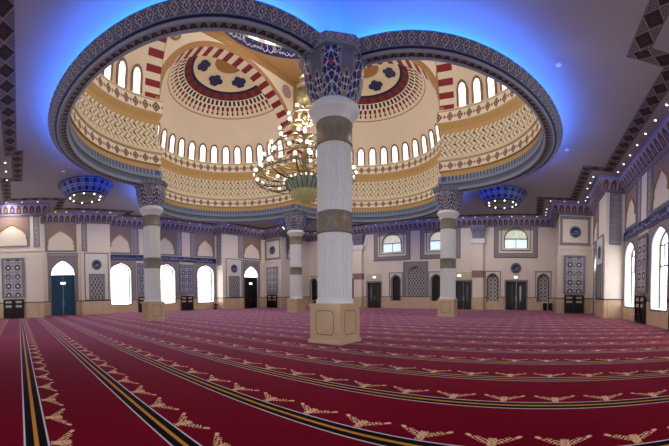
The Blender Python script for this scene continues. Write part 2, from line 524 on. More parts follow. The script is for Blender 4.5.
# long side walls (the same wall turned round)
def long_wall(name, rot):
    mb = MB()
    win = [(c, 2.4, .97, 4.7, .9, .6, .3) for c in BAYWIN]
    wall_panel(mb, -7.2, 7.2, 0, 6.5, BAY, win); mb.face([(-7.2,BAY,6.5), (7.2,BAY,6.5), (7.2,BAY,H), (-7.2,BAY,H)])
    for s in (-1, 1):
        l, r = sorted((s*7.2, s*10.4)); mb.face([(l,PIER,0), (r,PIER,0), (r,PIER,H), (l,PIER,H)])
        mb.face([(s*7.2,PIER,0), (s*7.2,BAY,0), (s*7.2,BAY,H), (s*7.2,PIER,H)])
        mb.face([(s*10.4,PIER,0), (s*10.4,RY,0), (s*10.4,RY,H), (s*10.4,PIER,H)])
        l, r = sorted((s*10.4, s*BX))
        wall_panel(mb, l, r, 0, 6.5, RY, [(s*12.25, 2.5, 0, 4.2, 1.45, .35, .25)])
        mb.face([(l,RY,6.5), (r,RY,6.5), (r,RY,H), (l,RY,H)])
    return tag(obj(name, mb, 'wall_paint', loc=(0, 0, 0), rotz=rot), kind='structure')
wl = long_wall('wall_left', 0); wl['label'] = 'cream left wall with a window bay between two piers'
wr = long_wall('wall_right', pi); wr['label'] = 'cream right wall with a window bay between two piers'
# back wall
mb = MB()
low = [(-c, w, zb, zs, h, d, p) for c, w, zb, zs, h, d, p in
       ((12.15, 2.4, 0, 3.3, 0, .25, 0), (5.7, 2.0, 0, 3.3, 0, .25, 0), (2.62, 1.15, .95, 3.55, .55, .3, .25), (0, 2.3, 1.45, 4.3, .95, .35, .2),
        (-2.62, 1.15, .95, 3.55, .55, .3, .25), (-5.95, 2.0, 0, 3.3, 0, .25, 0), (-9.42, 1.15, .95, 3.55, .55, .3, .25), (-12.15, 2.4, 0, 3.3, 0, .25, 0),
        (-15.25, 1.15, .95, 3.55, .55, .3, .25), (15.6, 1.15, .95, 3.55, .55, .3, .25), (9.5, 1.15, .95, 3.55, .55, .3, .25))]
wall_panel(mb, -BY-.6, BY+.6, 0, 6.0, WY, low)
UPW = (12.1, 3.2, -3.1, -12.05)
wall_panel(mb, -BY-.6, BY+.6, 6.0, H, WY, [(-c, 2.5, 7.1, 8.35, 1.0, .35, .25) for c in UPW])
tag(obj('wall_back', mb, 'wall_paint', loc=(0, 0, 0), rotz=-R90), kind='structure')['label'] = 'cream back wall with doors, arched niches and high windows'
mb = MB(); wall_panel(mb, -22, 22, 0, H, 20.9, [(c, 2.6, .6, 4.9, 1.0, .5, .3) for c in (-12, 0, 12)])
wf = tag(obj('wall_front', mb, 'wall_paint', loc=(0, 0, 0), rotz=R90), kind='structure'); wf['label'] = 'cream wall behind the viewer, holding tall windows added for light'
for i, c in enumerate((-12, 0, 12)):  # unseen glowing windows, added to light the near side of the hall
    mb = MB(); arch_fill(mb, c, 2.6, .6, 4.9, 1.0, 21.38)
    w_ = tag(obj(f'window_{11+i}', mb, 'daylight', loc=(0, 0, 0), rotz=R90), kind='structure'); w_['label'] = 'unseen bright arched window added for light behind the viewer'
# corner blocks: lower slab with ledge, upper part slightly set back
def corner_block(name, sx, sy):
    mb = MB()
    def bx(x0, y0, z0, z1):
        xs = sorted((sx*x0, sx*22.0)); ys = sorted((sy*y0, sy*22.0)); mb.box(xs[0], xs[1], ys[0], ys[1], z0, z1)
    bx(BX, BY, 0, 6.2); bx(BX-.06, BY-.06, 6.2, 6.34); bx(BX+.12, BY+.12, 6.34, H)
    return tag(obj(name, mb, ['wall_paint']), kind='structure')
corner_block('wall_corner_left', -1, 1)['label'] = 'cream corner block projecting at the near end of the left wall'
corner_block('wall_corner_back_left', 1, 1)['label'] = 'cream corner block between left wall and back wall'
corner_block('wall_corner_back_right', 1, -1)['label'] = 'cream corner block between back wall and right wall'

# marble dado
def dado_boxes(mb, pieces):
    for x0, x1, y, z in pieces:
        mb.box(x0, x1, y-.05, y+.02, 0, z, 0)
        if z > 1.2: mb.box(x0, x1, y-.075, y, z, z+.07, 1)
def long_dado(name, rot):
    mb = MB(); P = []
    edges = [-7.2]
    for c in BAYWIN: P.append((edges[-1], c-1.2, BAY, 1.42)); P.append((c-1.2, c+1.2, BAY, .94)); edges.append(c+1.2)
    P.append((edges[-1], 7.2, BAY, 1.42))
    for s in (-1, 1):
        P += [(*sorted((s*7.2, s*10.4)), PIER, 1.42), (*sorted((s*10.4, s*11.0)), RY, 1.42), (*sorted((s*13.5, s*BX)), RY, 1.42)]
    dado_boxes(mb, P)
    for s in (-1, 1):
        for x, y1 in ((7.2, BAY), (10.4, RY)):
            d = -.05 if x == 7.2 else .05
            mb.box(*sorted((s*x-s*.0, s*(x+d))), PIER-.05, y1, 0, 1.42, 0); mb.box(*sorted((s*x, s*(x+d*1.5))), PIER-.07, y1, 1.42, 1.49, 1)
    return tag(obj(name, mb, ['marble', 'trim_dark'], loc=(0, 0, 0), rotz=rot), kind='structure')
long_dado('baseboard_left', 0)['label'] = 'tan marble dado along the left wall'
long_dado('baseboard_right', pi)['label'] = 'tan marble dado along the right wall'
mb = MB(); P = []; x = -BY
for (c, w, zb, *_r) in sorted(low):
    P.append((x, c-w/2, WY, 1.42)); x = c+w/2
    if zb > .1: P.append((c-w/2, c+w/2, WY, zb-.02 if zb < 1.42 else 1.42))
P.append((x, BY, WY, 1.42)); dado_boxes(mb, [p for p in P if p[1] > p[0]])
tag(obj('baseboard_back', mb, ['marble', 'trim_dark'], loc=(0, 0, 0), rotz=-R90), kind='structure')['label'] = 'tan marble dado along the back wall'
for nm, sx, sy, lb in (('baseboard_corner_left', -1, 1, 'near left corner block'), ('baseboard_corner_back_left', 1, 1, 'back left corner block'), ('baseboard_corner_back_right', 1, -1, 'back right corner block')):
    mb = MB()
    for g, z0, z1, m in ((.05, 0, 1.42, 0), (.075, 1.42, 1.49, 1)):
        mb.box(*sorted((sx*(BX-g), sx*21)), *sorted((sy*(BY-g), sy*21)), z0, z1, m)
    tag(obj(nm, mb, ['marble', 'trim_dark']), kind='structure')['label'] = 'tan marble dado around the '+lb

# plan paths and swept trims
def offset_path(pts, off):
    """offset an axis-aligned open path to its right-hand side"""
    out = []
    for i, p in enumerate(pts):
        d1 = d2 = None
        if i > 0: d1 = (Vector(p)-Vector(pts[i-1])).normalized()
        if i < len(pts)-1: d2 = (Vector(pts[i+1])-Vector(p)).normalized()
        n1 = Vector((d1.y, -d1.x)) if d1 else None; n2 = Vector((d2.y, -d2.x)) if d2 else None
        if n1 is None: o = n2
        elif n2 is None: o = n1
        else: o = (n1+n2)/(1+n1.dot(n2))
        out.append((p[0]+o.x*off, p[1]+o.y*off))
    return out
def sweep(mb, pts, prof, m=0, first=0, last=None, mats=None, vscale=None):
    last = len(pts)-1 if last is None else last
    paths = [offset_path(pts, o) for o, z in prof]
    L = [0.0]
    for a, b in zip(prof, prof[1:]): L.append(L[-1]+math.hypot(b[0]-a[0], b[1]-a[1]))
    run = 0.0
    for i in range(first, last):
        l = (Vector(pts[i+1])-Vector(pts[i])).length
        d = (Vector(pts[i+1])-Vector(pts[i]))/l
        for k in range(len(prof)-1):
            q = [(paths[k][i], prof[k][1]), (paths[k][i+1], prof[k][1]), (paths[k+1][i+1], prof[k+1][1]), (paths[k+1][i], prof[k+1][1])]
            us = [run+(Vector(p)-Vector(pts[i])).dot(d) for p, z in q]
            vs = [L[k]/L[-1], L[k]/L[-1], L[k+1]/L[-1], L[k+1]/L[-1]]
            mb.face([(p[0], p[1], z) for p, z in q], list(zip(us, vs)), mats[k] if mats else m)
        run += l
FULL = [(-20.6,BY), (-BX,BY), (-BX,RY), (-10.4,RY), (-10.4,PIER), (-7.2,PIER), (-7.2,BAY), (7.2,BAY), (7.2,PIER), (10.4,PIER), (10.4,RY), (BX,RY), (BX,BY), (WY,BY),
        (WY,-BY), (BX,-BY), (BX,-RY), (10.4,-RY), (10.4,-PIER), (7.2,-PIER), (7.2,-BAY), (-7.2,-BAY), (-7.2,-PIER), (-10.4,-PIER), (-10.4,-RY), (-BX,-RY), (-BX,-BY), (-20.6,-BY)]
SIMPLE = [(-18.9,-22), (-18.9,7.5), (-18.5,7.5), (-18.5,8.3), (-19.4,8.3), (-19.4,BY), (-BX,BY), (-BX,PIER), (-7.2,PIER), (-7.2,BAY), (7.2,BAY), (7.2,PIER), (BX,PIER), (BX,BY), (WY,BY),
          (WY,-BY), (BX,-BY), (BX,-PIER), (7.2,-PIER), (7.2,-BAY), (-7.2,-BAY), (-7.2,-PIER), (-BX,-PIER), (-BX,-BY), (-20.6,-BY)]
corn = [(.02, 9.66), (.2, 9.72), (.24, 9.8), (.56, 10.22), (.64, 10.34), (.64, H)]
for nm, a, b, lb in (('trim_1', 0, 13, 'left wall'), ('trim_2', 13, 14, 'back wall'), ('trim_3', 14, 27, 'right wall')):
    mb = MB(); sweep(mb, FULL, corn, 0, a, b)
    t = tag(obj(nm, mb, 'cornice'), kind='structure'); t['label'] = 'blue and brown bracketed cornice along the '+lb
    mb = MB(); sweep(mb, FULL, [(.65, 10.36), (.69, 10.40), (.65, 10.44)], 0, a, b); obj('led_strip', mb, 'led_cornice', t)
    mb = MB(); sweep(mb, FULL, [(.0, 9.5), (.08, 9.52), (.08, 9.64), (.02, 9.66)], 0, a, b); obj('picture_rail', mb, 'blue_grey', t)
for nm, a, b, lb in (('trim_4', 5, 14, 'left wall'), ('trim_5', 14, 15, 'back wall'), ('trim_6', 15, 24, 'right wall'), ('trim_7', 0, 5, 'near wall')):
    mb = MB(); sweep(mb, SIMPLE, [(2.1, H-.012), (1.35, H-.012)], 0, a, b)
    tag(obj(nm, mb, 'border'), kind='structure')['label'] = 'dark ornamental ceiling border of medallions beside the '+lb
    
# ------------------------------------------------------------------ lobed ring, ceiling, domes
S0 = 7.54
def lobe_path(r, n=36, ctr=S0):
    """one lobe (towards +y) of the four-lobed opening, from right corner to left corner"""
    pts = [(r, r), (r, (r+ctr)/2)]
    for i in range(n+1):
        a = pi*i/n; pts.append((r*cos(a), max(ctr, 0)+r*sin(a)))
    return pts+[(-r, (r+ctr)/2), (-r, r)]
def four(r):
    out = []
    for k in range(4):
        c, s = cos(k*R90), sin(k*R90)
        out += [(x*c-y*s, x*s+y*c) for x, y in lobe_path(r)[:-1]]
    return out
def lobed_sweep(mb, prof, m=0):
    rings = [four(r) for r, z in prof]
    L = [0.0]
    for a, b in zip(prof, prof[1:]): L.append(L[-1]+math.hypot(b[0]-a[0], b[1]-a[1]))
    n = len(rings[0]); arc = [0.0]; mid = four(7.3)
    for j in range(n): arc.append(arc[-1]+math.dist(mid[j], mid[(j+1) % n]))
    rows = [[(x, y, z) for x, y in ring] for ring, (r, z) in zip(rings, prof)]
    mb.grid(rows, [[(arc[j], l/L[-1]) for j in range(n+1)] for l in L], m, True)
ring = thing('ceiling_ring', 'blue grey four-lobed ornamental ring under the ceiling, edged with blue light', 'ceiling ring', (0, 0, 0))
for nm, prof, m in (('ornament_band', [(7.88, 9.72), (7.9, 9.66), (7.6, 9.45)], 'ring_ornament'),
                    ('navy_line', [(7.6, 9.45), (7.55, 9.42), (7.5, 9.44)], 'ring_navy'),
                    ('outer_molding', [(7.5, 9.44), (7.45, 9.38), (7.4, 9.38), (7.36, 9.44), (7.32, 9.45)], 'ring_grey'),
                    ('dentil_band', [(7.06, 9.5), (7.32, 9.45)], 'ring_dentil'),
                    ('inner_molding', [(7.06, 9.5), (7.03, 9.44), (6.97, 9.46), (6.95, 9.55)], 'ring_grey'),
                    ('inner_frieze', [(6.95, 9.55), (6.96, 9.9), (6.9, 9.95), (6.92, 10.5), (7.1, 10.56)], 'ring_inner'),
                    ('cove', [(7.88, 9.72), (7.7, 9.68), (7.68, 9.8), (7.72, 9.98), (7.82, 10.16), (7.98, 10.31), (8.2, 10.42), (8.5, 10.48), (8.9, H)], 'ceiling_paint'),
                    ('led_strip', [(7.84, 9.735), (7.72, 9.72)], 'led_blue')):
    mb = MB(); lobed_sweep(mb, prof); obj(nm, mb, m, ring, nm == 'cove')
# ceiling plane with the lobed opening
hole = four(8.9)
outer = [(-22, -22), (22, -22), (22, 22), (-22, 22)]
tri = geometry.tessellate_polygon([[Vector((x, y, 0)) for x, y in outer], [Vector((x, y, 0)) for x, y in hole]])
allp = outer+hole; mb = MB()
for t in tri: mb.face([(allp[i][0], allp[i][1], H) for i in t])
tag(obj('ceiling', mb, 'ceiling_paint'), kind='structure')['label'] = 'plain mauve grey ceiling around the lobed opening'

# half domes
Z0, AX, AY, AZ, CY = 15.35, 6.95, 6.5, 5.75, 8.1
def shell_pt(phi, th, k=1.0): return (AX*cos(phi)*sin(th)*k, CY+AY*sin(phi)*sin(th)*k, Z0+AZ*cos(th)*k)
def shell_at(phi, z, k=.99):
    s = sqrt(max(0, 1-((z-Z0)/AZ)**2)); return (AX*cos(phi)*s*k, CY+AY*sin(phi)*s*k, z)
def drum(mb, prof):
    L = [0.0]
    for a, b in zip(prof, prof[1:]): L.append(L[-1]+math.hypot(b[0]-a[0], b[1]-a[1]))
    mid = lobe_path(7.0); arc = [0.0]
    for a, b in zip(mid, mid[1:]): arc.append(arc[-1]+math.dist(a, b))
    rows = [[(x, y, z) for x, y in lobe_path(r)] for r, z in prof]
    mb.grid(rows, [[(a, l/L[-1]) for a in arc] for l in L])
LOBES = {'far left': 0.0, 'near left': R90, 'near right': pi, 'far right': -R90}
hd = thing('half_dome', 'painted half dome above the far left lobe, seen whole beside the chandelier', 'half dome', (0, 0, 0), 0, 'half domes round the central dome')
for nm, prof, m in (('lower_cove', [(7.1, 10.56), (7.06, 10.9), (6.95, 10.92)], 'gold_cove'), ('diamond_band', [(6.95, 10.92), (6.95, 11.65)], 'diamond_band'),
                    ('cream_molding', [(6.95, 11.65), (6.84, 11.7), (6.84, 11.9), (7.0, 12.02)], 'cream_ledge'),
                    ('lattice_band', [(7.02, 12.02), (7.12, 12.8), (7.06, 13.7)], 'herringbone'),
                    ('upper_cove', [(7.06, 13.7), (7.02, 14.0), (6.82, 14.38)], 'gold_cove'), ('diamond_band', [(6.82, 14.38), (6.82, 15.28)], 'diamond_band'),
                    ('sill', [(6.82, 15.28), (6.80, 15.36), (7.1, 15.38)], 'cream_ledge')):
    mb = MB(); drum(mb, prof); obj(nm, mb, m, hd)
mb = MB(); nph, nth = 48, 36
rows = [[shell_pt(pi*j/nph, R90*i/nth+.004) for j in range(nph+1)] for i in range(nth+1)]
mb.grid(rows, [[(180.0*j/nph, 90.0*i/nth) for j in range(nph+1)] for i in range(nth+1)])
obj('shell', mb, 'dome_shell', hd, True)
for i in range(17):
    phi = radians(6+168*i/16); hw = .29
    cv = arch_curve(0, 2*hw, 16.65, .36, 8, .1); co = arch_curve(0, 2*hw+.34, 16.65, .53, 8, .1)
    mb = MB(); f = lambda a, z, k: shell_at(phi+a/6.9, z, k)
    inn = [(-hw, 15.5)]+cv+[(hw, 15.5)]; out = [(-hw-.17, 15.5)]+co+[(hw+.17, 15.5)]
    for (a, b), (p, q) in zip(zip(inn, inn[1:]), zip(out, out[1:])):
        mb.face([f(*a, .985), f(*b, .985), f(*q, .985), f(*p, .985)]); mb.face([f(*p, .985), f(*q, .985), f(*q, .998), f(*p, .998)])
        mb.face([f(*a, .985), f(*b, .985), f(*b, .996), f(*a, .996)])
    w = obj('window', mb, 'brown_frame', hd)
    mb = MB()
    for a, b in zip(cv, cv[1:]):
        for u in range(3):
            za, zb = 15.5, None
            p = [(a[0], 15.5+(a[1]-15.5)*u/3), (b[0], 15.5+(b[1]-15.5)*u/3), (b[0], 15.5+(b[1]-15.5)*(u+1)/3), (a[0], 15.5+(a[1]-15.5)*(u+1)/3)]
            mb.face([f(x, z, .992) for x, z in p])
    obj('pane', mb, 'daylight_dome', w)
for dphi in (30, 90, 150):          # navy medallions painted near the crown
    mb = MB(); th0, ph0 = radians(18), radians(dphi)
    P = []
    for j in range(32):
        a = 2*pi*j/32; r = radians(4.6)*(1+.12*cos(4*a)+.06*cos(8*a+pi))
        P.append(shell_pt(ph0+r*1.15*cos(a)/sin(th0), th0+r*sin(a), .992))
    c = shell_pt(ph0, th0, .992)
    for p, q in zip(P, P[1:]+P[:1]): mb.face([c, p, q])
    obj('medallion', mb, 'medallion_navy', hd)
for nm, rot, lb in (('nl', R90, 'painted half dome above the near left lobe, mostly hidden by the ring'), ('nr', pi, 'painted half dome above the near right lobe, a few windows showing'),
                    ('fr', -R90, 'painted half dome above the far right lobe, right of the near column')):
    dup(hd, (0, 0, 0), rot, lb, 'half domes round the central dome')

# striped arches with spandrels
QW = 7.0
ar = thing('striped_arch', 'red and white striped arch in front of the far left half dome', 'arch', (0, 0, 0), 0, 'striped arches round the central dome')
mb = MB(); N = 43
def ell(t, k=0.0): return ((AX+k)*cos(t), Z0+(AZ+k)*sin(t))
rows = [[(ell(pi*j/(N*2))[0], y, ell(pi*j/(N*2))[1]) for j in range(N*2+1)] for y in (QW, CY+.02)]
mb.grid(rows, None, 0, False, lambda i, j: (j//2) % 2)
obj('soffit', mb, ['stripe_red', 'stripe_white'], ar)
mb = MB(); n = 40
rows = [[(ell(pi*j/n, k)[0], y, ell(pi*j/n, k)[1]) for j in range(n+1)] for k, y in ((0, QW-.01), (.05, QW-.06), (.36, QW-.06), (.4, QW))]
mb.grid(rows); obj('rim', mb, 'tan_pattern', ar)
mb = MB(); TOP = 21.95
for j in range(n):
    a, b = ell(pi*j/n), ell(pi*(j+1)/n)
    mb.face([(a[0],QW,a[1]), (b[0],QW,b[1]), (b[0],QW,TOP), (a[0],QW,TOP)])
for s in (-1, 1): mb.face([(s*AX,QW,Z0), (s*QW,QW,Z0), (s*QW,QW,TOP), (s*AX,QW,TOP)])
obj('spandrel', mb, 'cream', ar)
mb = MB(); mb.box(-QW, QW, QW-.07, QW, 21.45, TOP)
for s in (-1, 1): mb.box(*sorted((s*QW, s*(QW-.3))), QW-.07, QW, 17.6, 21.45)
obj('border_strip', mb, 'tan_pattern', ar)
for s in (-1, 1):
    mb = MB(); disc(mb, (s*5.75, 20.55), .46, QW-.08, 0); disc(mb, (s*5.75, 20.55), .56, QW-.09, 1, r0=.46)
    obj('roundel', mb, ['roundel', 'brown_frame'], ar)
for rot, lb in ((R90, 'red and white striped arch in front of the near left half dome'), (pi, 'red and white striped arch in front of the near right half dome'),
                (-R90, 'red and white striped arch in front of the far right half dome')):
    dup(ar, (0, 0, 0), rot, lb, 'striped arches round the central dome')

# central dome
cd = thing('central_dome', 'central dome with navy calligraphy band and ring of bright windows', 'dome', (0, 0, 0))
mb = MB(); n = 64; RD = 6.82
for j in range(n):
    a, b = 2*pi*j/n+pi/4, 2*pi*(j+1)/n+pi/4
    def sq(t):
        k = QW/max(abs(cos(t)), abs(sin(t))); return (k*cos(t), k*sin(t), TOP)
    mb.face([(RD*cos(a), RD*sin(a), TOP+.05), (RD*cos(b), RD*sin(b), TOP+.05), sq(b), sq(a)])
obj('corner_soffit', mb, 'tan', cd)
mb = MB(); mb.lathe([(RD, TOP+.05), (RD+.05, TOP+.95)], 72); cb = obj('calligraphy_band', mb, 'navy', cd)
mb = MB(); rnd = random.Random(3)
for p, t in script_strokes(2*pi*RD, .68, rnd): ribbon(mb, p, t, lambda u, v: ((RD-.03)*cos(-u/RD), (RD-.03)*sin(-u/RD), TOP+.2+v))
obj('lettering', mb, 'script_white', cb)
mb = MB(); mb.lathe([(RD+.05, TOP+.95), (RD, TOP+.97), (RD+.1, TOP+1.0), (RD+.1, TOP+3.7)], 72); obj('drum', mb, 'cream', cd)
for j in range(28):
    a0 = 2*pi*j/28; mb = MB()
    cv = arch_curve(0, .9, TOP+3.0, .45, 8, .1)
    for p, q in zip(cv, cv[1:]):
        F = lambda u, z: ((RD+.07)*cos(a0+u/RD), (RD+.07)*sin(a0+u/RD), z)
        mb.face([F(p[0], TOP+1.05), F(q[0], TOP+1.05), F(*q), F(*p)])
    obj('window', mb, 'daylight_dome', cd)
mb = MB(); mb.lathe([(6.95*cos(R90*i/14)+1e-3, TOP+3.7+5.5*sin(R90*i/14)) for i in range(15)], 48); obj('shell', mb, 'cream', cd, True)

# ------------------------------------------------------------------ columns
def make_column(label, loc):
    t = thing('column', label, 'column', loc, 0, 'columns under the ring')
    h = .62
    mb = MB(); mb.box(-h, h, -h, h, 0, 1.3); mb.box(-h-.05, h+.05, -h-.05, h+.05, 0, .1); mb.box(-h-.03, h+.03, -h-.03, h+.03, 1.24, 1.34)
    p = obj('pedestal', mb, 'pedestal', t)
    for k in range(4):
        c, s = cos(k*R90), sin(k*R90); q = MB()
        pts = [(-.36, .42), (-.28, .3), (.28, .3), (.36, .42), (.36, .98), (.28, 1.1), (-.28, 1.1), (-.36, .98), (-.36, .42)]
        def f(u, v):
            x, y = u, -h-.006; return (x*c-y*s, x*s+y*c, v)
        ribbon(q, pts, .035, f); obj('inset_panel', q, 'pedestal_line', p)
    mb = MB(); fl = lambda j: 1.0 if j % 2 else .962
    mb.lathe([(.66, 1.34), (.66, 1.44), (.6, 1.52)], 48); obj('base_molding', mb, 'shaft_white', t, True)
    mb = MB(); mb.lathe([(.6, 1.5), (.6, 3.7)], 72, flute=fl); mb.lathe([(.6, 4.44), (.6, 6.66)], 72, flute=fl)
    obj('shaft', mb, 'shaft_white', t)
    for z0, z1 in ((3.7, 4.44), (6.66, 7.45)):
        mb = MB(); mb.lathe([(.58, z0), (.63, z0+.02), (.635, z0+.08), (.615, z0+.1), (.615, z1-.1), (.635, z1-.08), (.63, z1-.02), (.58, z1)], 48); obj('band', mb, 'column_band', t, True)
    mb = MB(); mb.lathe([(.61, 7.44), (.65, 7.55), (.8, 7.72), (.86, 7.82), (.86, 7.92), (.74, 8.02)], 48); obj('collar', mb, 'shaft_white', t, True)
    mb = MB(); mb.lathe([(.73, 7.98), (.76, 8.1), (.85, 8.3), (.95, 8.55), (1.02, 8.85), (1.05, 9.15), (1.03, 9.36), (.97, 9.44)], 64, ucount=6.0, flute=lambda j: 1+.03*cos(6*2*pi*(j/64-.5/6))); obj('capital', mb, 'capital', t, True)
    mb = MB(); Q = [(.96, 9.42), (1.14, 9.42), (1.16, 9.48), (1.26, 9.66), (1.1, 9.72)]
    rows = [[(r_*cos(pi/4*(k+.5)), r_*sin(pi/4*(k+.5)), z) for k in range(8)] for r_, z in Q]; vv = (-.2, -.05, 0, 1, 1.1)
    mb.grid(rows, [[(k*.92, v) for k in range(9)] for v in vv], 0, True); obj('abacus', mb, 'ring_ornament', t)
    return t
c0 = make_column('white fluted column nearest the viewer, standing large before the chandelier', (-S0, -S0, 0))
dup(c0, (-S0, S0, 0), 0, 'white fluted column on the left, before the left wall windows')
dup(c0, (S0, -S0, 0), 0, 'white fluted column on the right, before the back wall')
dup(c0, (S0, S0, 0), 0, 'smallest white fluted column, far off behind the chandelier')

# ------------------------------------------------------------------ wall furniture (built facing -y, turned to each wall)
ROT = SIDE
def place(side, a, y):
    r = ROT[side]; y -= .006; return (a*cos(r)-y*sin(r), a*sin(r)+y*cos(r), 0.0)

def window_bay(n, side, a):
    mb = MB(); arch_band(mb, 0, 2.4, .97, 4.7, .9, .16, -.002, .05); mb.box(-1.3, 1.3, -.08, .02, .88, .97)
    w = tag(obj(f'window_{n}', mb, 'blue_grey', loc=place(side, a, BAY), rotz=ROT[side]), kind='structure')
    mb = MB(); arch_fill(mb, 0, 2.4, .97, 4.7, .9, .56); obj('pane', mb, 'daylight', w)
    mb = MB(); arch_band(mb, 0, 2.2, 1.0, 4.7, .8, .1, .56, .06)
    for x in (-.55, 0, .55): mb.box(x-.025, x+.025, .48, .55, 3.5, 4.75)
    mb.box(-1.1, 1.1, .48, .55, 3.45, 3.53); mb.box(-1.1, 1.1, .48, .55, 4.68, 4.76)
    obj('window_frame', mb, 'window_bar', w)
    mb = MB(); spandrel_fill(mb, -1.85, 1.85, 0, 2.72, 4.4, 1.3, 5.95, -.012); mb.box(-1.85, -1.36, -.014, 0, 1.5, 4.4); mb.box(1.36, 1.85, -.014, 0, 1.5, 4.4)
    obj('surround', mb, 'frame_pattern', w)
    return w
k = 1
for a, lb in zip(BAYWIN, ('bright arched window left of the left column, in the left wall bay', 'bright arched window half behind the left column', 'bright arched window at the far end of the left wall bay')):
    window_bay(k, 'left', a)['label'] = lb; k += 1
for a, lb in ((-5.6, 'bright arched window at the far end of the right wall bay'), (0.0, 'bright arched window in the middle of the right wall bay'), (5.6, 'bright arched window at the near end of the right wall bay')):
    window_bay(k, 'right', a)['label'] = lb; k += 1

def navy_strip(side, lb, seed):
    mb = MB(); mb.box(-7.18, 7.18, -.08, .0, 5.93, 6.48)
    o = tag(obj('calligraphy_strip', mb, 'navy', loc=place(side, 0, BAY), rotz=ROT[side]), lb, 'calligraphy strip')
    mb = MB()
    for p, t in script_strokes(14.2, .42, random.Random(seed)): ribbon(mb, p, t*.9, lambda u, v: (7.1-u, -.086, 6.0+v))
    obj('lettering', mb, 'script_white', o)
    mb = MB(); mb.box(-7.18, 7.18, -.1, 0, 6.48, 6.53); mb.box(-7.18, 7.18, -.1, 0, 5.88, 5.93); obj('edging', mb, 'blue_grey', o)
navy_strip('left', 'navy strip of white calligraphy running above the left wall windows', 11)
navy_strip('right', 'navy strip of white calligraphy running above the right wall windows', 12)

def blind_arch(w=2.8, zb=6.62, zt=9.55):
    def build(label, loc, rot, group):
        t = thing('blind_arch', label, 'blind arch', loc, rot, group)
        mb = MB(); rect_band(mb, -w/2, w/2, zb, zt, .14, 0, .07); obj('frame', mb, 'blue_grey', t)
        iw = w-.5
        mb = MB(); spandrel_fill(mb, -w/2+.14, w/2-.14, 0, iw, 7.66, 1.14, zt-.14, -.02, point=.55); mb.box(-w/2+.14, -iw/2, -.022, 0, zb+.14, 7.66); mb.box(iw/2, w/2-.14, -.022, 0, zb+.14, 7.62)
        obj('spandrel', mb, 'spandrel', t)
        mb = MB(); arch_band(mb, 0, iw-.16, 7.6, 7.66, 1.06, .12, 0, .1, point=.55, legs=False)
        for s in (-1, 1): mb.box(s*(iw/2-.04)-.07, s*(iw/2-.04)+.07, -.11, 0, 7.36, 7.64)
        obj('arch_molding', mb, 'arch_gold', t)
        return t
    return build
BA = blind_arch(); BAwide = blind_arch(3.3)
G = 'blind arches high on the walls'
BA('blind arch above the left wall window left of the left column', place('left', -5.6, BAY), 0, G)
BA('blind arch above the left wall window behind the left column', place('left', 0, BAY), 0, G)
BA('blind arch above the left wall window nearest the back corner', place('left', 5.6, BAY), 0, G)
BAwide('blind arch above the teal double door near the left edge', place('left', -12.4, RY), 0, G)
BAwide('blind arch above the dark arched door in the far left corner', place('left', 12.4, RY), 0, G)
BAwide('blind arch on the near left corner block above its lattice panel', place('left', -17.4, BY+.12), 0, G)
BAwide('blind arch on the back left corner block, beside the far column', place('left', 17.4, BY+.12), 0, G)
BA('blind arch above the middle window of the right wall', place('right', 0, BAY), pi, G)
BA('blind arch above the far window of the right wall', place('right', -5.6, BAY), pi, G)
BA('blind arch above the near window of the right wall', place('right', 5.6, BAY), pi, G)
BAwide('blind arch above the door in the right wall beside the corner block', place('right', -12.4, RY), pi, G)

def lattice_strip(label, loc, rot, w=.75, z0=6.6, z1=9.5):
    t = thing('lattice_strip', label, 'lattice strip', loc, rot, 'narrow lattice strips high on the walls')
    mb = MB(); rect_band(mb, -w/2, w/2, z0, z1, .08, 0, .05); obj('frame', mb, 'blue_grey', t)
    mb = MB(); mb.box(-w/2+.08, w/2-.08, -.025, 0, z0+.08, z1-.08); obj('lattice', mb, 'strip_pattern', t)
for side, items in (('left', ((-3.75, 'second'), (-1.82, 'third'), (1.82, 'fourth'), (3.75, 'fifth'))), ('right', ((-3.75, 'second'), (-1.82, 'third'), (1.82, 'fourth')))):
    for a, wd in items: lattice_strip(f'narrow lattice strip between blind arches of the {SIDEWORD[side]}, {wd} from its left end', place(side, a, BAY), ROT[side])
for side, a, y, lb in (('left', -10.0, PIER, 'narrow lattice strip on the medallion pier right of the teal door'), ('left', 10.0, PIER, 'narrow lattice strip on the medallion pier near the far left corner'),
                       ('right', -10.0, PIER, 'narrow lattice strip on the pier beside the right wall door'), ('left', -15.1, BY+.12, 'narrow lattice strip at the edge of the near left corner block')):
    lattice_strip(lb, place(side, a, y), ROT[side], .6)
# lattice strip on the pier return that faces the viewer
for sy, lb in ((1, 'narrow lattice strip on the pier return at the end of the left bay'), (-1, 'tall lattice strip on the bright pier return of the right wall')):
    lattice_strip(lb, (7.2, sy*(PIER+.75), 0), -R90, .9, 5.6, 9.5)

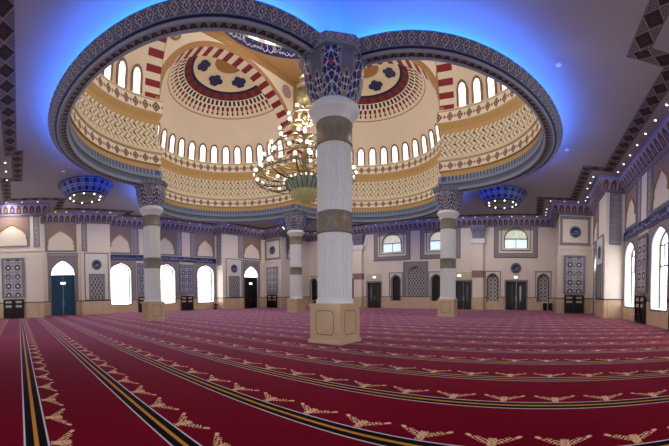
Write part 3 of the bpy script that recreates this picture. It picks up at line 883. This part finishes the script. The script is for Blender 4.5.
def lattice_panel(label, loc, rot, w, z0, z1, m='lattice'):
    t = thing('lattice_screen', label, 'lattice panel', loc, rot, 'large star lattice panels')
    mb = MB(); rect_band(mb, -w/2, w/2, z0, z1, .17, 0, .06); obj('frame', mb, 'blue_grey' if m == 'lattice' else 'blue_grey', t)
    mid = (z0+z1)/2
    for a, b in ((z0+.17, mid-.1), (mid+.1, z1-.17)):
        mb = MB(); mb.box(-w/2+.17, w/2-.17, -.03, 0, a, b); obj('lattice', mb, m, t)
    mb = MB(); mb.box(-w/2+.17, w/2-.17, -.045, 0, mid-.1, mid+.1); obj('mid_rail', mb, 'frame_pattern', t)
def bookcase(label, loc, rot, w, h=1.78):
    t = thing('bookcase', label, 'bookcase', loc, rot, 'dark wooden bookcases against the walls')
    mb = MB(); d = .15
    mb.box(-w/2, -w/2+.06, -d, 0, 0, h); mb.box(w/2-.06, w/2, -d, 0, 0, h); mb.box(-.03, .03, -d, 0, 0, h); mb.box(-w/2, w/2, -d, 0, h-.06, h); mb.box(-w/2, w/2, -.02, 0, 0, h); mb.box(-w/2, w/2, -d, 0, 0, .1)
    obj('frame', mb, 'dark_wood', t)
    for z in (.55, 1.0, 1.4):
        mb = MB(); mb.box(-w/2+.06, w/2-.06, -d+.02, -.02, z-.02, z+.02); obj('shelf', mb, 'dark_wood', t)
    for z in (1.02, 1.42):
        for s in (-1, 1):
            c = s*w/4; mb = MB()
            mb.box(c-w*.15, c+w*.15, -d+.05, -.05, z, z+.2); obj('stack', mb, 'book_white', t)
PAN = (('left', -17.4, BY, 'grey star lattice panel on the near left corner block', 'dark bookcase with shelves at the left edge, under a lattice panel', 2.1, 'lattice'),
       ('left', 17.4, BY, 'grey star lattice panel on the back left corner block facing the hall', 'dark bookcase beside the far column', 2.1, 'lattice'),
       ('left', -2.75, BAY, 'blue star lattice panel touching the left column, between left wall windows', 'dark low bookcase just left of the left column', 1.9, 'lattice_blue'),
       ('left', 2.75, BAY, 'blue star lattice panel right of the left column, between left wall windows', 'dark low bookcase right of the left column', 1.9, 'lattice_blue'),
       ('right', -2.75, BAY, 'tall star lattice panel between the far and middle right wall windows', 'dark bookcase between the right wall windows', 1.9, 'lattice'),
       ('right', 2.75, BAY, 'tall star lattice panel at the right picture edge past the middle window', 'dark bookcase past the middle window of the right wall', 1.9, 'lattice'))
for side, a, y, l1, l2, w, m in PAN:
    lattice_panel(l1, place(side, a, y-.08), ROT[side], w, 1.9, 5.6, m); bookcase(l2, place(side, a, y-.09), ROT[side], w-.2)
for sy, l1, l2 in ((1, 'grey star lattice panel left of the far column, on the corner block', 'dark bookcase in the far left corner beside the arched door'), (-1, 'grey star lattice panel in the back right corner under a medallion', 'dark bookcase in the back right corner')):
    loc = (BX-.08, sy*(BY+1.65), 0); lattice_panel(l1, loc, -R90, 2.1, 1.9, 5.6, 'lattice'); bookcase(l2, (BX-.09, sy*(BY+1.65), 0), -R90, 1.9)

def medallion(label, loc, rot, z, r):
    t = thing('medallion', label, 'medallion', loc, rot, 'round calligraphy medallions')
    mb = MB(); disc(mb, (0, z), r, -.03, 0); o = obj('disc', mb, 'navy', t)
    mb = MB(); disc(mb, (0, z), r, -.05, 0, r0=r*.8); disc(mb, (0, z), r*1.12, -.04, 1, r0=r); obj('rim', mb, ['blue_grey', 'trim_dark'], t)
    mb = MB(); rnd = random.Random(int(z*100)+len(label)); s = r*1.1
    for p, th in script_strokes(s, s*.5, rnd)+[([(q[0], q[1]+s*.35) for q in p], th) for p, th in script_strokes(s*.7, s*.35, rnd)]:
        ribbon(mb, p, th, lambda u, v: (s*.48-u, -.045, z-s*.42+v))
    obj('lettering', mb, 'script_white', t)
for sy, w in ((1, 'left of the far column'), (-1, 'in the back right corner')):
    t = thing('wall_tablet', f'cream panel with patterned frame round a medallion, high {w}', 'wall panel', (BX+.12, sy*(BY+1.7), 0), -R90)
    mb = MB(); rect_band(mb, -1.5, 1.5, 6.6, 9.4, .2, 0, .06); obj('frame', mb, 'frame_pattern', t)
    mb = MB(); rect_band(mb, -1.3, 1.3, 6.8, 9.2, .04, 0, .04); obj('inner_line', mb, 'trim_dark', t)
    medallion(f'round navy medallion on a framed cream panel, {w}', (BX+.12-.004, sy*(BY+1.7), 0), -R90, 7.9, .5)
# medallion piers of the long walls
for side, a, lb in (('left', -8.75, 'right of the teal door'), ('left', 8.95, 'before the far left door'), ('right', -8.95, 'beside the right wall door')):
    loc = place(side, a, PIER); r = ROT[side]
    t = thing('pier_cladding', f'white panel with dark outline on the pier {lb}', 'wall panel', loc, r)
    mb = MB(); mb.box(-1.25, 1.25, -.05, 0, 1.5, 6.4); obj('panel', mb, 'white_paint', t)
    mb = MB(); rect_band(mb, -1.3, 1.3, 1.48, 6.45, .07, -.05, .03); obj('outline', mb, 'trim_dark', t)
    medallion(f'round navy medallion on the white pier panel {lb}', (loc[0]-.055*-sin(r), loc[1]-.055*cos(r), 0), r, 5.2, .48)
    t = thing('arched_lattice', f'tall arched lattice niche panel below the medallion {lb}', 'lattice panel', (loc[0]-.052*-sin(r), loc[1]-.052*cos(r), 0), r)
    mb = MB(); rect_band(mb, -.85, .85, 1.58, 4.25, .1, 0, .06); obj('frame', mb, 'blue_grey', t)
    mb = MB(); spandrel_fill(mb, -.75, .75, 0, 1.2, 3.4, .6, 4.15, -.03); mb.box(-.75, -.6, -.03, 0, 1.66, 3.4); mb.box(.6, .75, -.03, 0, 1.66, 3.4); obj('surround', mb, 'frame_pattern', t)
    mb = MB(); arch_fill(mb, 0, 1.2, 1.6, 3.4, .6, -.02); obj('lattice', mb, 'arch_lattice', t)

# arched doors of the long walls
def arched_door(n, side, a, m, label):
    mb = MB(); arch_band(mb, 0, 2.5, 0, 4.2, 1.45, .12, -.002, .06, point=.25)
    d = tag(obj(f'door_{n}', mb, 'blue_grey', loc=place(side, a, RY), rotz=ROT[side]), kind='structure'); d['label'] = label
    mb = MB(); spandrel_fill(mb, -1.6, 1.6, 0, 2.74, 4.2, 1.6, 6.1, -.012, point=.25); mb.box(-1.6, -1.37, -.012, 0, 1.5, 4.2); mb.box(1.37, 1.6, -.012, 0, 1.5, 4.2); obj('surround', mb, 'frame_pattern', d)
    mb = MB(); mb.box(-1.65, 1.65, -.06, 0, 6.1, 6.5); obj('head_panel', mb, 'strip_pattern', d)
    mb = MB(); arch_fill(mb, 0, 2.5, 4.2, 4.2, 1.45, .3, point=.25); obj('fanlight', mb, 'daylight', d)
    mb = MB(); mb.box(-1.25, 1.25, .18, .3, 4.1, 4.24); obj('transom', mb, m, d)
    for s in (-1, 1):
        mb = MB(); mb.box(*sorted((s*.01, s*1.25)), .22, .3, 0, 4.1)
        for z0, z1 in ((.25, 1.5), (1.7, 2.6), (2.8, 3.9)): rect_band(mb, *sorted((s*.18, s*1.08)), z0, z1, .07, .22, .025)
        lf = obj('door_leaf', mb, m, d)
        mb = MB(); mb.tube([(s*.1, .16, 1.0), (s*.1, .14, 1.1), (s*.1, .14, 1.4), (s*.1, .16, 1.5)], .02); obj('handle', mb, 'steel', lf)
    return d
arched_door(1, 'left', -12.25, 'door_teal', 'teal double door under a bright fanlight, left wall')
arched_door(2, 'left', 12.25, 'door_black', 'dark double door under a bright fanlight, far left corner')
arched_door(3, 'right', -12.25, 'door_black', 'dark double door in the right wall beside the corner block')
def exit_sign(label, loc, rot, z, w=.5, y=-.06):
    t = thing('exit_sign', label, 'exit sign', (loc[0], loc[1], 0), rot, 'lit signs over the doors')
    mb = MB(); mb.box(-w/2-.04, w/2+.04, y, 0, z-.14, z+.14); obj('housing', mb, 'steel', t)
    mb = MB(); mb.box(-w/2, w/2, y-.01, y, z-.1, z+.1); obj('light_panel', mb, 'exit_white', t)
exit_sign('small lit white sign on the teal door of the left wall', place('left', -12.25, RY+.2), 0, 3.35)
exit_sign('small lit white sign on the dark door in the far left corner', place('left', 12.25, RY+.2), 0, 3.35)
exit_sign('small lit white sign on the door of the right wall', place('right', -12.25, RY+.2), pi, 3.35)

# back wall doors
def square_door(n, Y, w, label, panel):
    mb = MB(); rect_band(mb, -w/2-.14, w/2+.14, 0, 3.48, .16, -.002, .06, bottom=False)
    d = tag(obj(f'door_{n}', mb, 'frame_pattern', loc=(WY, Y, 0), rotz=-R90), kind='structure'); d['label'] = label
    for s in (-1, 1):
        mb = MB(); mb.box(*sorted((s*.01, s*w/2)), .14, .22, 0, 3.3); rect_band(mb, *sorted((s*.12, s*(w/2-.12))), .15, 3.15, .06, .14, .02)
        lf = obj('door_leaf', mb, 'door_black', d)
        mb = MB(); mb.box(*sorted((s*.36, s*.58)), .125, .14, .9, 2.8); obj('glass_strip', mb, 'door_glass', lf)
        mb = MB(); mb.tube([(s*.08, .1, 1.0), (s*.08, .08, 1.1), (s*.08, .08, 1.5), (s*.08, .1, 1.6)], .02); obj('handle', mb, 'steel', lf)
    if panel:
        mb = MB(); mb.box(-w/2-.1, w/2+.1, -.05, 0, 3.55, 4.35); obj('over_panel', mb, 'cream_ledge', d)
    return d
square_door(4, 5.7, 2.0, 'dark double door in the back wall right of the near column', True)
square_door(7, 12.15, 2.4, 'dark double door in the back wall hidden behind the near column', False)
square_door(5, -5.95, 2.0, 'dark double door in the back wall right of the right column', True)
square_door(6, -12.15, 2.4, 'dark double door in the back wall under a medallion', False)
exit_sign('lit white sign above the back wall door right of the near column', (WY, 5.6, 0), -R90, 3.95, .4, -.12)
exit_sign('lit white sign above the back wall door beside the right column', (WY, -5.5, 0), -R90, 3.95, .4, -.12)
exit_sign('lit white sign above the back wall door under a medallion', (WY, -12.1, 0), -R90, 3.75, .35, -.12)
medallion('round navy medallion above the back wall door near the right corner', (WY, -12.1, 0), -R90, 4.8, .55)
# niches of the back wall
def arched_niche(Y, label, m):
    t = thing('arched_niche', label, 'niche', (WY, Y, 0), -R90, 'tall narrow niches in the back wall')
    mb = MB(); rect_band(mb, -.95, .95, 1.5, 4.5, .12, 0, .05, bottom=False); obj('frame', mb, 'frame_pattern', t)
    mb = MB(); arch_band(mb, 0, 1.15, .95, 3.55, .55, .12, 0, .07, point=.25); obj('arch_molding', mb, 'trim_dark' if m != 'door_black' else 'blue_grey', t)
    mb = MB(); arch_fill(mb, 0, 1.15, .95, 3.55, .55, .26, point=.25); obj('lattice' if m != 'door_black' else 'back_panel', mb, m, t)
arched_niche(2.62, 'black arched niche left of the wide lattice niche, back wall', 'door_black')
arched_niche(-2.62, 'black arched niche left of the right column, back wall', 'door_black')
arched_niche(-9.42, 'arched niche half filled with white lattice, right of the pilaster', 'white_lattice')
arched_niche(-15.25, 'arched white lattice niche nearest the back right corner', 'white_lattice')
arched_niche(15.6, 'arched niche beside the far column, back wall', 'door_black')
arched_niche(9.5, 'arched niche at the near column edge, back wall', 'white_lattice')
t = thing('lattice_niche', 'wide arched niche filled with diamond lattice, middle of the back wall', 'niche', (WY, 0, 0), -R90)
mb = MB(); rect_band(mb, -1.62, 1.62, 1.48, 5.75, .16, 0, .06, bottom=False); obj('frame', mb, 'blue_grey', t)
mb = MB(); spandrel_fill(mb, -1.46, 1.46, 0, 2.3, 4.3, .95, 5.59, -.012, point=.2); mb.box(-1.46, -1.15, -.012, 0, 1.5, 4.3); mb.box(1.15, 1.46, -.012, 0, 1.5, 4.3); obj('surround', mb, 'frame_pattern', t)
mb = MB(); arch_fill(mb, 0, 2.3, 1.45, 4.3, .95, .3, point=.2); obj('lattice', mb, 'arch_lattice', t)
# high windows of the back wall
for n, Y, lb in ((7, 3.2, 'high arched window in a wide patterned frame, right of the near column'), (8, -3.1, 'high arched window in a wide patterned frame, partly behind the right column'), (10, 12.1, 'high arched window in a wide patterned frame, hidden behind the near column'), (9, -12.05, 'high arched window in a wide patterned frame near the right corner')):
    mb = MB(); rect_band(mb, -2.45, 2.45, 6.05, 9.62, .5, 0, .05)
    w = tag(obj(f'window_{n}', mb, 'frame_pattern', loc=(WY, Y, 0), rotz=-R90), kind='structure'); w['label'] = lb
    mb = MB(); rect_band(mb, -2.5, 2.5, 6.0, 9.66, .06, 0, .07); rect_band(mb, -1.7, 1.7, 6.8, 9.5, .06, 0, .06); obj('outline', mb, 'trim_dark', w)
    mb = MB(); spandrel_fill(mb, -1.9, 1.9, 0, 2.5, 7.6, 1.55, 9.16, -.012, point=.25)
    mb = MB(); arch_fill(mb, 0, 2.5, 7.1, 8.35, 1.0, .3, point=.25); obj('pane', mb, 'stained', w)
    mb = MB(); arch_band(mb, 0, 2.5, 7.1, 8.35, 1.0, .1, 0, .05, point=.25); mb.box(-1.25, 1.25, .2, .29, 8.12, 8.22); mb.box(-.03, .03, .22, .29, 7.1, 8.15); obj('window_frame', mb, 'window_bar', w)
    
# pilasters of the back wall
def pilaster(Y, label):
    t = thing('pilaster', label, 'pilaster', (WY-.3, Y, 0), -R90, 'pilasters of the back wall')
    mb = MB(); mb.box(-.66, .66, -.28, .3, 0, 1.45); obj('pedestal', mb, 'pedestal', t)
    mb = MB(); mb.box(-.6, .6, -.25, .3, 1.45, 3.7); mb.box(-.6, .6, -.25, .3, 4.5, 7.5); obj('shaft', mb, 'wall_paint', t)
    mb = MB(); mb.box(-.66, .66, -.29, .3, 3.7, 4.5); obj('band', mb, 'spandrel', t)
    mb = MB(); rows = []
    for w, d, z in ((.62, .26, 7.5), (.8, .36, 7.6), (.8, .36, 8.1), (.66, .28, 8.16)): rows.append([(-w, .3, z), (-w, -d, z), (w, -d, z), (w, .3, z)])
    mb.grid(rows); obj('collar', mb, 'white_paint', t)
    mb = MB(); rows = []
    P = ((.62, .26, 8.16), (.64, .28, 8.4), (.74, .34, 8.9), (.86, .42, 9.3), (.88, .44, 9.6))
    for w, d, z in P: rows.append([(-w, .3, z), (-w, -d, z), (w, -d, z), (w, .3, z)])
    mb.grid(rows, [[(x*1.6, (z-8.16)/1.44) for x in (0, .6, 2.0, 2.6)] for w, d, z in P]); obj('capital', mb, 'capital', t)
pilaster(7.85, 'cream pilaster with carved capital at the right edge of the near column')
pilaster(-7.75, 'cream pilaster with carved capital right of the right column')

# small things on the floor by the walls
def bin_(label, loc, rot):
    t = thing('waste_bin', label, 'bin', loc, rot)
    mb = MB(); mb.lathe([(.02, .02), (.2, .02), (.25, .68)], 14); obj('body', mb, 'bin_grey', t, True)
    mb = MB(); mb.lathe([(.26, .68), (.26, .74), (.18, .86), (.02, .88)], 14); obj('lid', mb, 'door_black', t, True)
bin_('dark bin with domed lid by the wall below the last white lattice niche', (20.0, -16.05, 0), 0)
bin_('second dark bin standing closest to the back right corner block', (20.0, -15.45, 0), 0)
bin_('small dark bin on the floor right of the far column', (19.9, 14.9, 0), 0)
t = thing('potted_plant', 'small dark potted plant on the carpet below the last left window', 'plant', (6.6, 20.3, 0))
mb = MB(); mb.lathe([(.02, 0), (.17, 0), (.23, .35), (.2, .35), (.02, .3)], 14); obj('pot', mb, 'bin_grey', t, True)
mb = MB(); rnd = random.Random(5)
for i in range(46):
    a, e, l = rnd.random()*6.28, .5+rnd.random()*.9, .35+rnd.random()*.35
    d = Vector((cos(a)*cos(e), sin(a)*cos(e), sin(e))); s = Vector((-sin(a), cos(a), 0))*.06; b = Vector((0, 0, .3))
    mb.face([b+d*l*.3, b+d*l*.6+s, b+d*l, b+d*l*.6-s])
obj('foliage', mb, 'plant_green', t)

# ------------------------------------------------------------------ hanging bowls on the ceiling
def ceiling_bowl(label, loc):
    t = thing('ceiling_bowl', label, 'ceiling bowl', loc, 0, 'patterned bowls under the ceiling corners')
    mb = MB(); P = [(1.5, -.92), (1.75, -.6), (2.05, -.15), (2.1, 0)]
    rows = [[(r*cos(2*pi*j/48), r*sin(2*pi*j/48), z) for j in range(48)] for r, z in P]; l = [0, .4, .93, 1.08]
    mb.grid(rows, [[(2*pi*1.75*j/48, v) for j in range(49)] for v in l], 0, True); obj('lattice_side', mb, 'bowl', t, True)
    mb = MB(); mb.lathe([(2.1, -.02), (2.16, -.02), (2.16, .0), (2.1, .0)], 48); mb.lathe([(1.5, -.9), (1.56, -.93), (1.5, -.98), (1.46, -.95)], 48); obj('rims', mb, 'ring_navy', t).name = 'rim'
    mb = MB(); mb.lathe([(1.47, -.94), (.7, -.93), (.6, -.98), (.02, -.98)], 40); u = obj('underside', mb, 'bowl_under', t)
    mb = MB(); disc2 = [(.55*cos(2*pi*j/20), .55*sin(2*pi*j/20), -.99) for j in range(20)]; mb.face(disc2[::-1]); obj('grille', mb, 'brass_dark', u)
    for j in range(9):
        a = 2*pi*(j+.3)/9; mb = MB(); c = (1.2*cos(a), 1.2*sin(a))
        mb.ball((c[0], c[1], -.97), .042); obj('spotlight', mb, 'spot', u)
    return t
b0 = ceiling_bowl('navy patterned ceiling bowl with a ring of spots, left of the left column', (-11.5, 11.2, H))
dup(b0, (11.5, -11.3, H), .4, 'navy patterned ceiling bowl right of the right column')
dup(b0, (11.6, 11.5, H), .2, 'bright blue ceiling bowl hidden behind the far column capital')
# ceiling details
for loc, lb in (((-4.2, -14.9, H), 'small speaker plate on the ceiling right of the ring'), ((-13.6, 5.5+3, H), 'small sensor on the ceiling left of the ring'), ((3.0, -16.0, H), 'small sensor on the ceiling near the right wall')):
    mb = MB(); mb.lathe([(.02, -.05), (.1, -.05), (.14, 0)], 16); tag(obj('smoke_detector', mb, 'white_paint', loc=loc), lb, 'smoke detector')

# recessed spots along the cornices
ORD = 'first second third fourth fifth sixth seventh eighth ninth tenth eleventh twelfth thirteenth fourteenth fifteenth sixteenth seventeenth eighteenth nineteenth twentieth twenty-first twenty-second twenty-third twenty-fourth twenty-fifth'.split()
mb = MB(); mb.lathe([(.02, -.04), (.055, -.04)], 12, m=0); mb.lathe([(.055, -.042), (.09, -.03), (.1, 0)], 12, m=1)
spot0 = None
def spots(where, pts):
    global spot0
    for i, (x, y) in enumerate(pts):
        if spot0 is None: o = spot0 = obj('downlight', mb, ['spot', 'steel'])
        else: o = spot0.copy(); COL.objects.link(o)
        o.location = (x, y, H-.002)
        tag(o, f'{ORD[i]} recessed spot from the left above {where}', 'downlight', 'recessed spots along the cornices')
def runx(x0, x1, y, step=1.35):
    n = max(1, round(abs(x1-x0)/step)); return [(x0+(x1-x0)*i/n, y) for i in range(n+1)]
OFF = 1.02
spots('the near left corner block', runx(-19.2, -15.0, BY-OFF))
spots('the near left corner of the ceiling', [(-17.55, y) for y in (7.0, 8.4, 10.0)])
spots('the teal door of the left wall', runx(-13.0, -11.9, RY-OFF))
spots('the left pier by the teal door', runx(-10.2, -7.4, PIER-OFF))
spots('the left wall windows', runx(-5.6, 5.6, BAY-OFF))
spots('the far pier of the left wall', runx(7.4, 10.2, PIER-OFF))
spots('the far left door', runx(11.9, 13.2, RY-OFF))
spots('the side of the back left corner block', [(BX-OFF, y) for y in (18.6, 17.3, 16.0)])
spots('the front of the back left corner block', runx(15.6, 19.0, BY-OFF))
spots('the back wall', [(WY-OFF, y) for y in [14.6-1.38*i for i in range(22)]])
spots('the return of the back right corner block', [(19.0-1.3*i, -BY+OFF) for i in range(3)])
spots('the face of the back right corner block', [(BX-OFF, -15.6-1.3*i) for i in range(3)])
spots('the right wall door', runx(13.0, 11.9, -RY+OFF))
spots('the bright pier of the right wall', runx(9.6, 7.0, -PIER+OFF))
spots('the right wall windows', runx(5.6, -4.4, -BAY+OFF))

# ------------------------------------------------------------------ chandelier
ch = thing('chandelier', 'great brass chandelier with tiers of lit glass cups under the central dome', 'chandelier', (0, 0, 0))
mb = MB(); mb.tube([(0, 0, 16.4), (0, 0, 28.0)], .05); obj('chain', mb, 'brass_dark', ch)
mb = MB(); mb.lathe([(.02, 16.75), (.12, 16.6), (.16, 16.35), (.1, 16.2), (.2, 16.05), (.42, 15.85), (.5, 15.6), (.46, 15.4), (.55, 15.3), (.62, 14.95), (.55, 14.6), (.36, 14.4), (.14, 14.3), (.1, 14.1)], 24); obj('crown', mb, 'brass', ch, True)
mb = MB(); mb.lathe([(.1, 14.2), (.1, 13.6), (.24, 13.4), (.12, 13.2), (.1, 12.4), (.26, 12.2), (.12, 12.0), (.1, 11.2), (.3, 10.9), (.14, 10.7), (.12, 9.2)], 16); obj('stem', mb, 'brass', ch, True)
lamp_mb = MB(); lamp_mb.lathe([(.02, -.16), (.07, -.1), (.1, -.02), (.05, .0)], 10)
shade_mb = MB(); shade_mb.lathe([(.05, 0), (.1, .05), (.12, .13), (.105, .21), (.02, .23)], 10)
lamp0 = None
def add_lamp(x, y, z):
    global lamp0
    if lamp0 is None:
        l = obj('lamp_cup', lamp_mb, 'brass', ch, True); s = obj('glass_shade', shade_mb, 'lamp_glass', l, True); lamp0 = (l, s)
    else:
        l = lamp0[0].copy(); COL.objects.link(l); l.parent = ch; s = lamp0[1].copy(); COL.objects.link(s); s.parent = l
    l.location = (x, y, z)
TIERS = ((13.35, 1.05, 6, .2), (12.3, 1.65, 8, .1), (11.2, 2.3, 12, .0), (10.1, 3.0, 18, .1), (9.35, 3.35, 24, .0))
for z, r, n, ph in TIERS:
    mb = MB(); mb.tube([(r*cos(2*pi*j/48), r*sin(2*pi*j/48), z) for j in range(48)], .045, 6, closed=True); obj('tier_ring', mb, 'brass', ch)
    for j in range(n):
        a = 2*pi*(j+ph)/n; add_lamp(r*cos(a), r*sin(a), z+.18)
    for j in range(max(6, n//2)):
        a = 2*pi*(j+.25)/max(6, n//2); zz = z+.55 if z > 10.5 else z-.1
        mb = MB(); mb.tube([(r*t*cos(a), r*t*sin(a), z+(zz-z)*(1-t)+.35*sin(pi*t)*(-1 if z < 10.5 else 1)) for t in (.06, .3, .55, .8, 1.0)], [.05, .045, .04, .035, .03], 6); obj('arm', mb, 'brass', ch)
mb = MB(); mb.lathe([(1.35, 9.15), (1.32, 9.0), (1.15, 8.72), (.95, 8.5)], 32); obj('glass_bowl', mb, 'bowl_glass', ch, True)
mb = MB()
for j in range(24):
    a = 2*pi*j/24; mb.tube([(q*cos(a), q*sin(a), z) for q, z in ((1.37, 9.15), (1.34, 9.0), (1.17, 8.72), (.97, 8.5))], .025, 5)
obj('bowl_ribs', mb, 'brass_dark', ch).name = 'bowl_cage'
mb = MB(); mb.lathe([(1.02, 8.52), (.98, 8.4), (.8, 8.15), (.5, 7.95), (.42, 7.85), (.02, 7.8)], 48, flute=lambda j: 1.0 if j % 2 else .9); obj('finial', mb, 'finial_brass_glow', ch)
for j in range(26):
    a = 2*pi*j/26; mb = MB(); mb.ball((1.42*cos(a), 1.42*sin(a), 9.2), .065, seg=8); obj('bulb', mb, 'lamp_glass', ch)
for j in range(12):
    a = 2*pi*j/12; mb = MB(); mb.tube([(3.3*cos(a), 3.3*sin(a), 9.35), (2.6*cos(a), 2.6*sin(a), 9.1), (1.9*cos(a), 1.9*sin(a), 9.0), (1.38*cos(a), 1.38*sin(a), 9.05)], [.03, .05, .05, .03], 6); obj('scroll_arm', mb, 'brass_dark', ch)

# ------------------------------------------------------------------ light
def light(kind, name, loc, energy, color, size=.3, rot=None, **kw):
    l = bpy.data.lights.new(name, kind); l.energy = energy; l.color = color
    if kind == 'AREA': l.shape = 'SQUARE'; l.size = size
    else: l.shadow_soft_size = size
    o = bpy.data.objects.new(name, l); COL.objects.link(o); o.location = loc
    if rot: o.rotation_euler = rot
    return o
light('POINT', 'chandelier_light', (0, 0, 12.9), 850, (1, .95, .87), .5)
light('POINT', 'chandelier_light', (0, 0, 17.6), 600, (1, .95, .9), .5)
for x, y in ((0, 9.5), (-9.5, 0), (0, -9.5), (9.5, 0)):  # added fill points inside the lobes, without any fixture
    light('POINT', 'lobe_fill_light', (x, y, 12.6), 150, (1, .96, .9), .6)
def wash(x, y, dx, dy, e=520):
    o = light('SPOT', 'wash_fill_spot', (x, y, 10.3), e, (1, .93, .84), .25)
    o.data.spot_size = 2.2; o.data.spot_blend = 1.0
    o.rotation_euler = Vector((dx, dy, -1.0)).to_track_quat('-Z', 'Y').to_euler()
for a in (-17.5, -12.4, -5, 0, 5, 12): wash(a, 14.6, 0, .9); wash(a, -14.6, 0, -.9)  # spots added to brighten the walls, standing for the cornice downlights
for a in (-12, -6, 0, 6, 12): wash(14.8, a, .9, 0)
for x, y, dx, dy in ((-18.5, -14.5, 1.0, .62), (-15.5, -18.0, .75, 1.0)):  # added fill spots aimed at the near column, no fixture behind them
    wash(x, y, dx, dy, 620); bpy.context.scene.collection.objects[-1].data.spot_size = 1.1
w = bpy.data.worlds.new('World'); bpy.context.scene.world = w; w.use_nodes = True
bg = w.node_tree.nodes['Background']; bg.inputs[0].default_value = (.93, .95, 1.0, 1); bg.inputs[1].default_value = .6

# ------------------------------------------------------------------ camera: a hand-held cylindrical panorama
F, Y0, YAW, PITCH, ROLL = 326.6455, 305.0754, .60036, -.02886, -.00506
CX, CYc, CZ = -16.907, -13.992, 1.6
cam = bpy.data.cameras.new('camera'); co = bpy.data.objects.new('camera', cam); COL.objects.link(co)
cam.type = 'PANO'; cam.panorama_type = 'CENTRAL_CYLINDRICAL'
cam.central_cylindrical_range_u_min = -336/F; cam.central_cylindrical_range_u_max = (669-336)/F
cam.central_cylindrical_range_v_min = -(446-Y0)/F; cam.central_cylindrical_range_v_max = Y0/F
cam.central_cylindrical_radius = 1.0
cam.clip_start = .05; cam.clip_end = 300
fw = Vector((cos(YAW), sin(YAW), 0)); rt = Vector((sin(YAW), -cos(YAW), 0)); up = Vector((0, 0, 1))
fw2 = fw*cos(PITCH)+up*sin(PITCH); up1 = -fw*sin(PITCH)+up*cos(PITCH)
rt2 = rt*cos(ROLL)+up1*sin(ROLL); up2 = -rt*sin(ROLL)+up1*cos(ROLL)
M = Matrix((rt2, up2, -fw2)).transposed().to_4x4(); M.translation = Vector((CX, CYc, CZ))
co.matrix_world = M
sc = bpy.context.scene; sc.camera = co
sc.view_settings.view_transform = 'Standard'; sc.view_settings.look = 'None'; sc.view_settings.exposure = 0.0
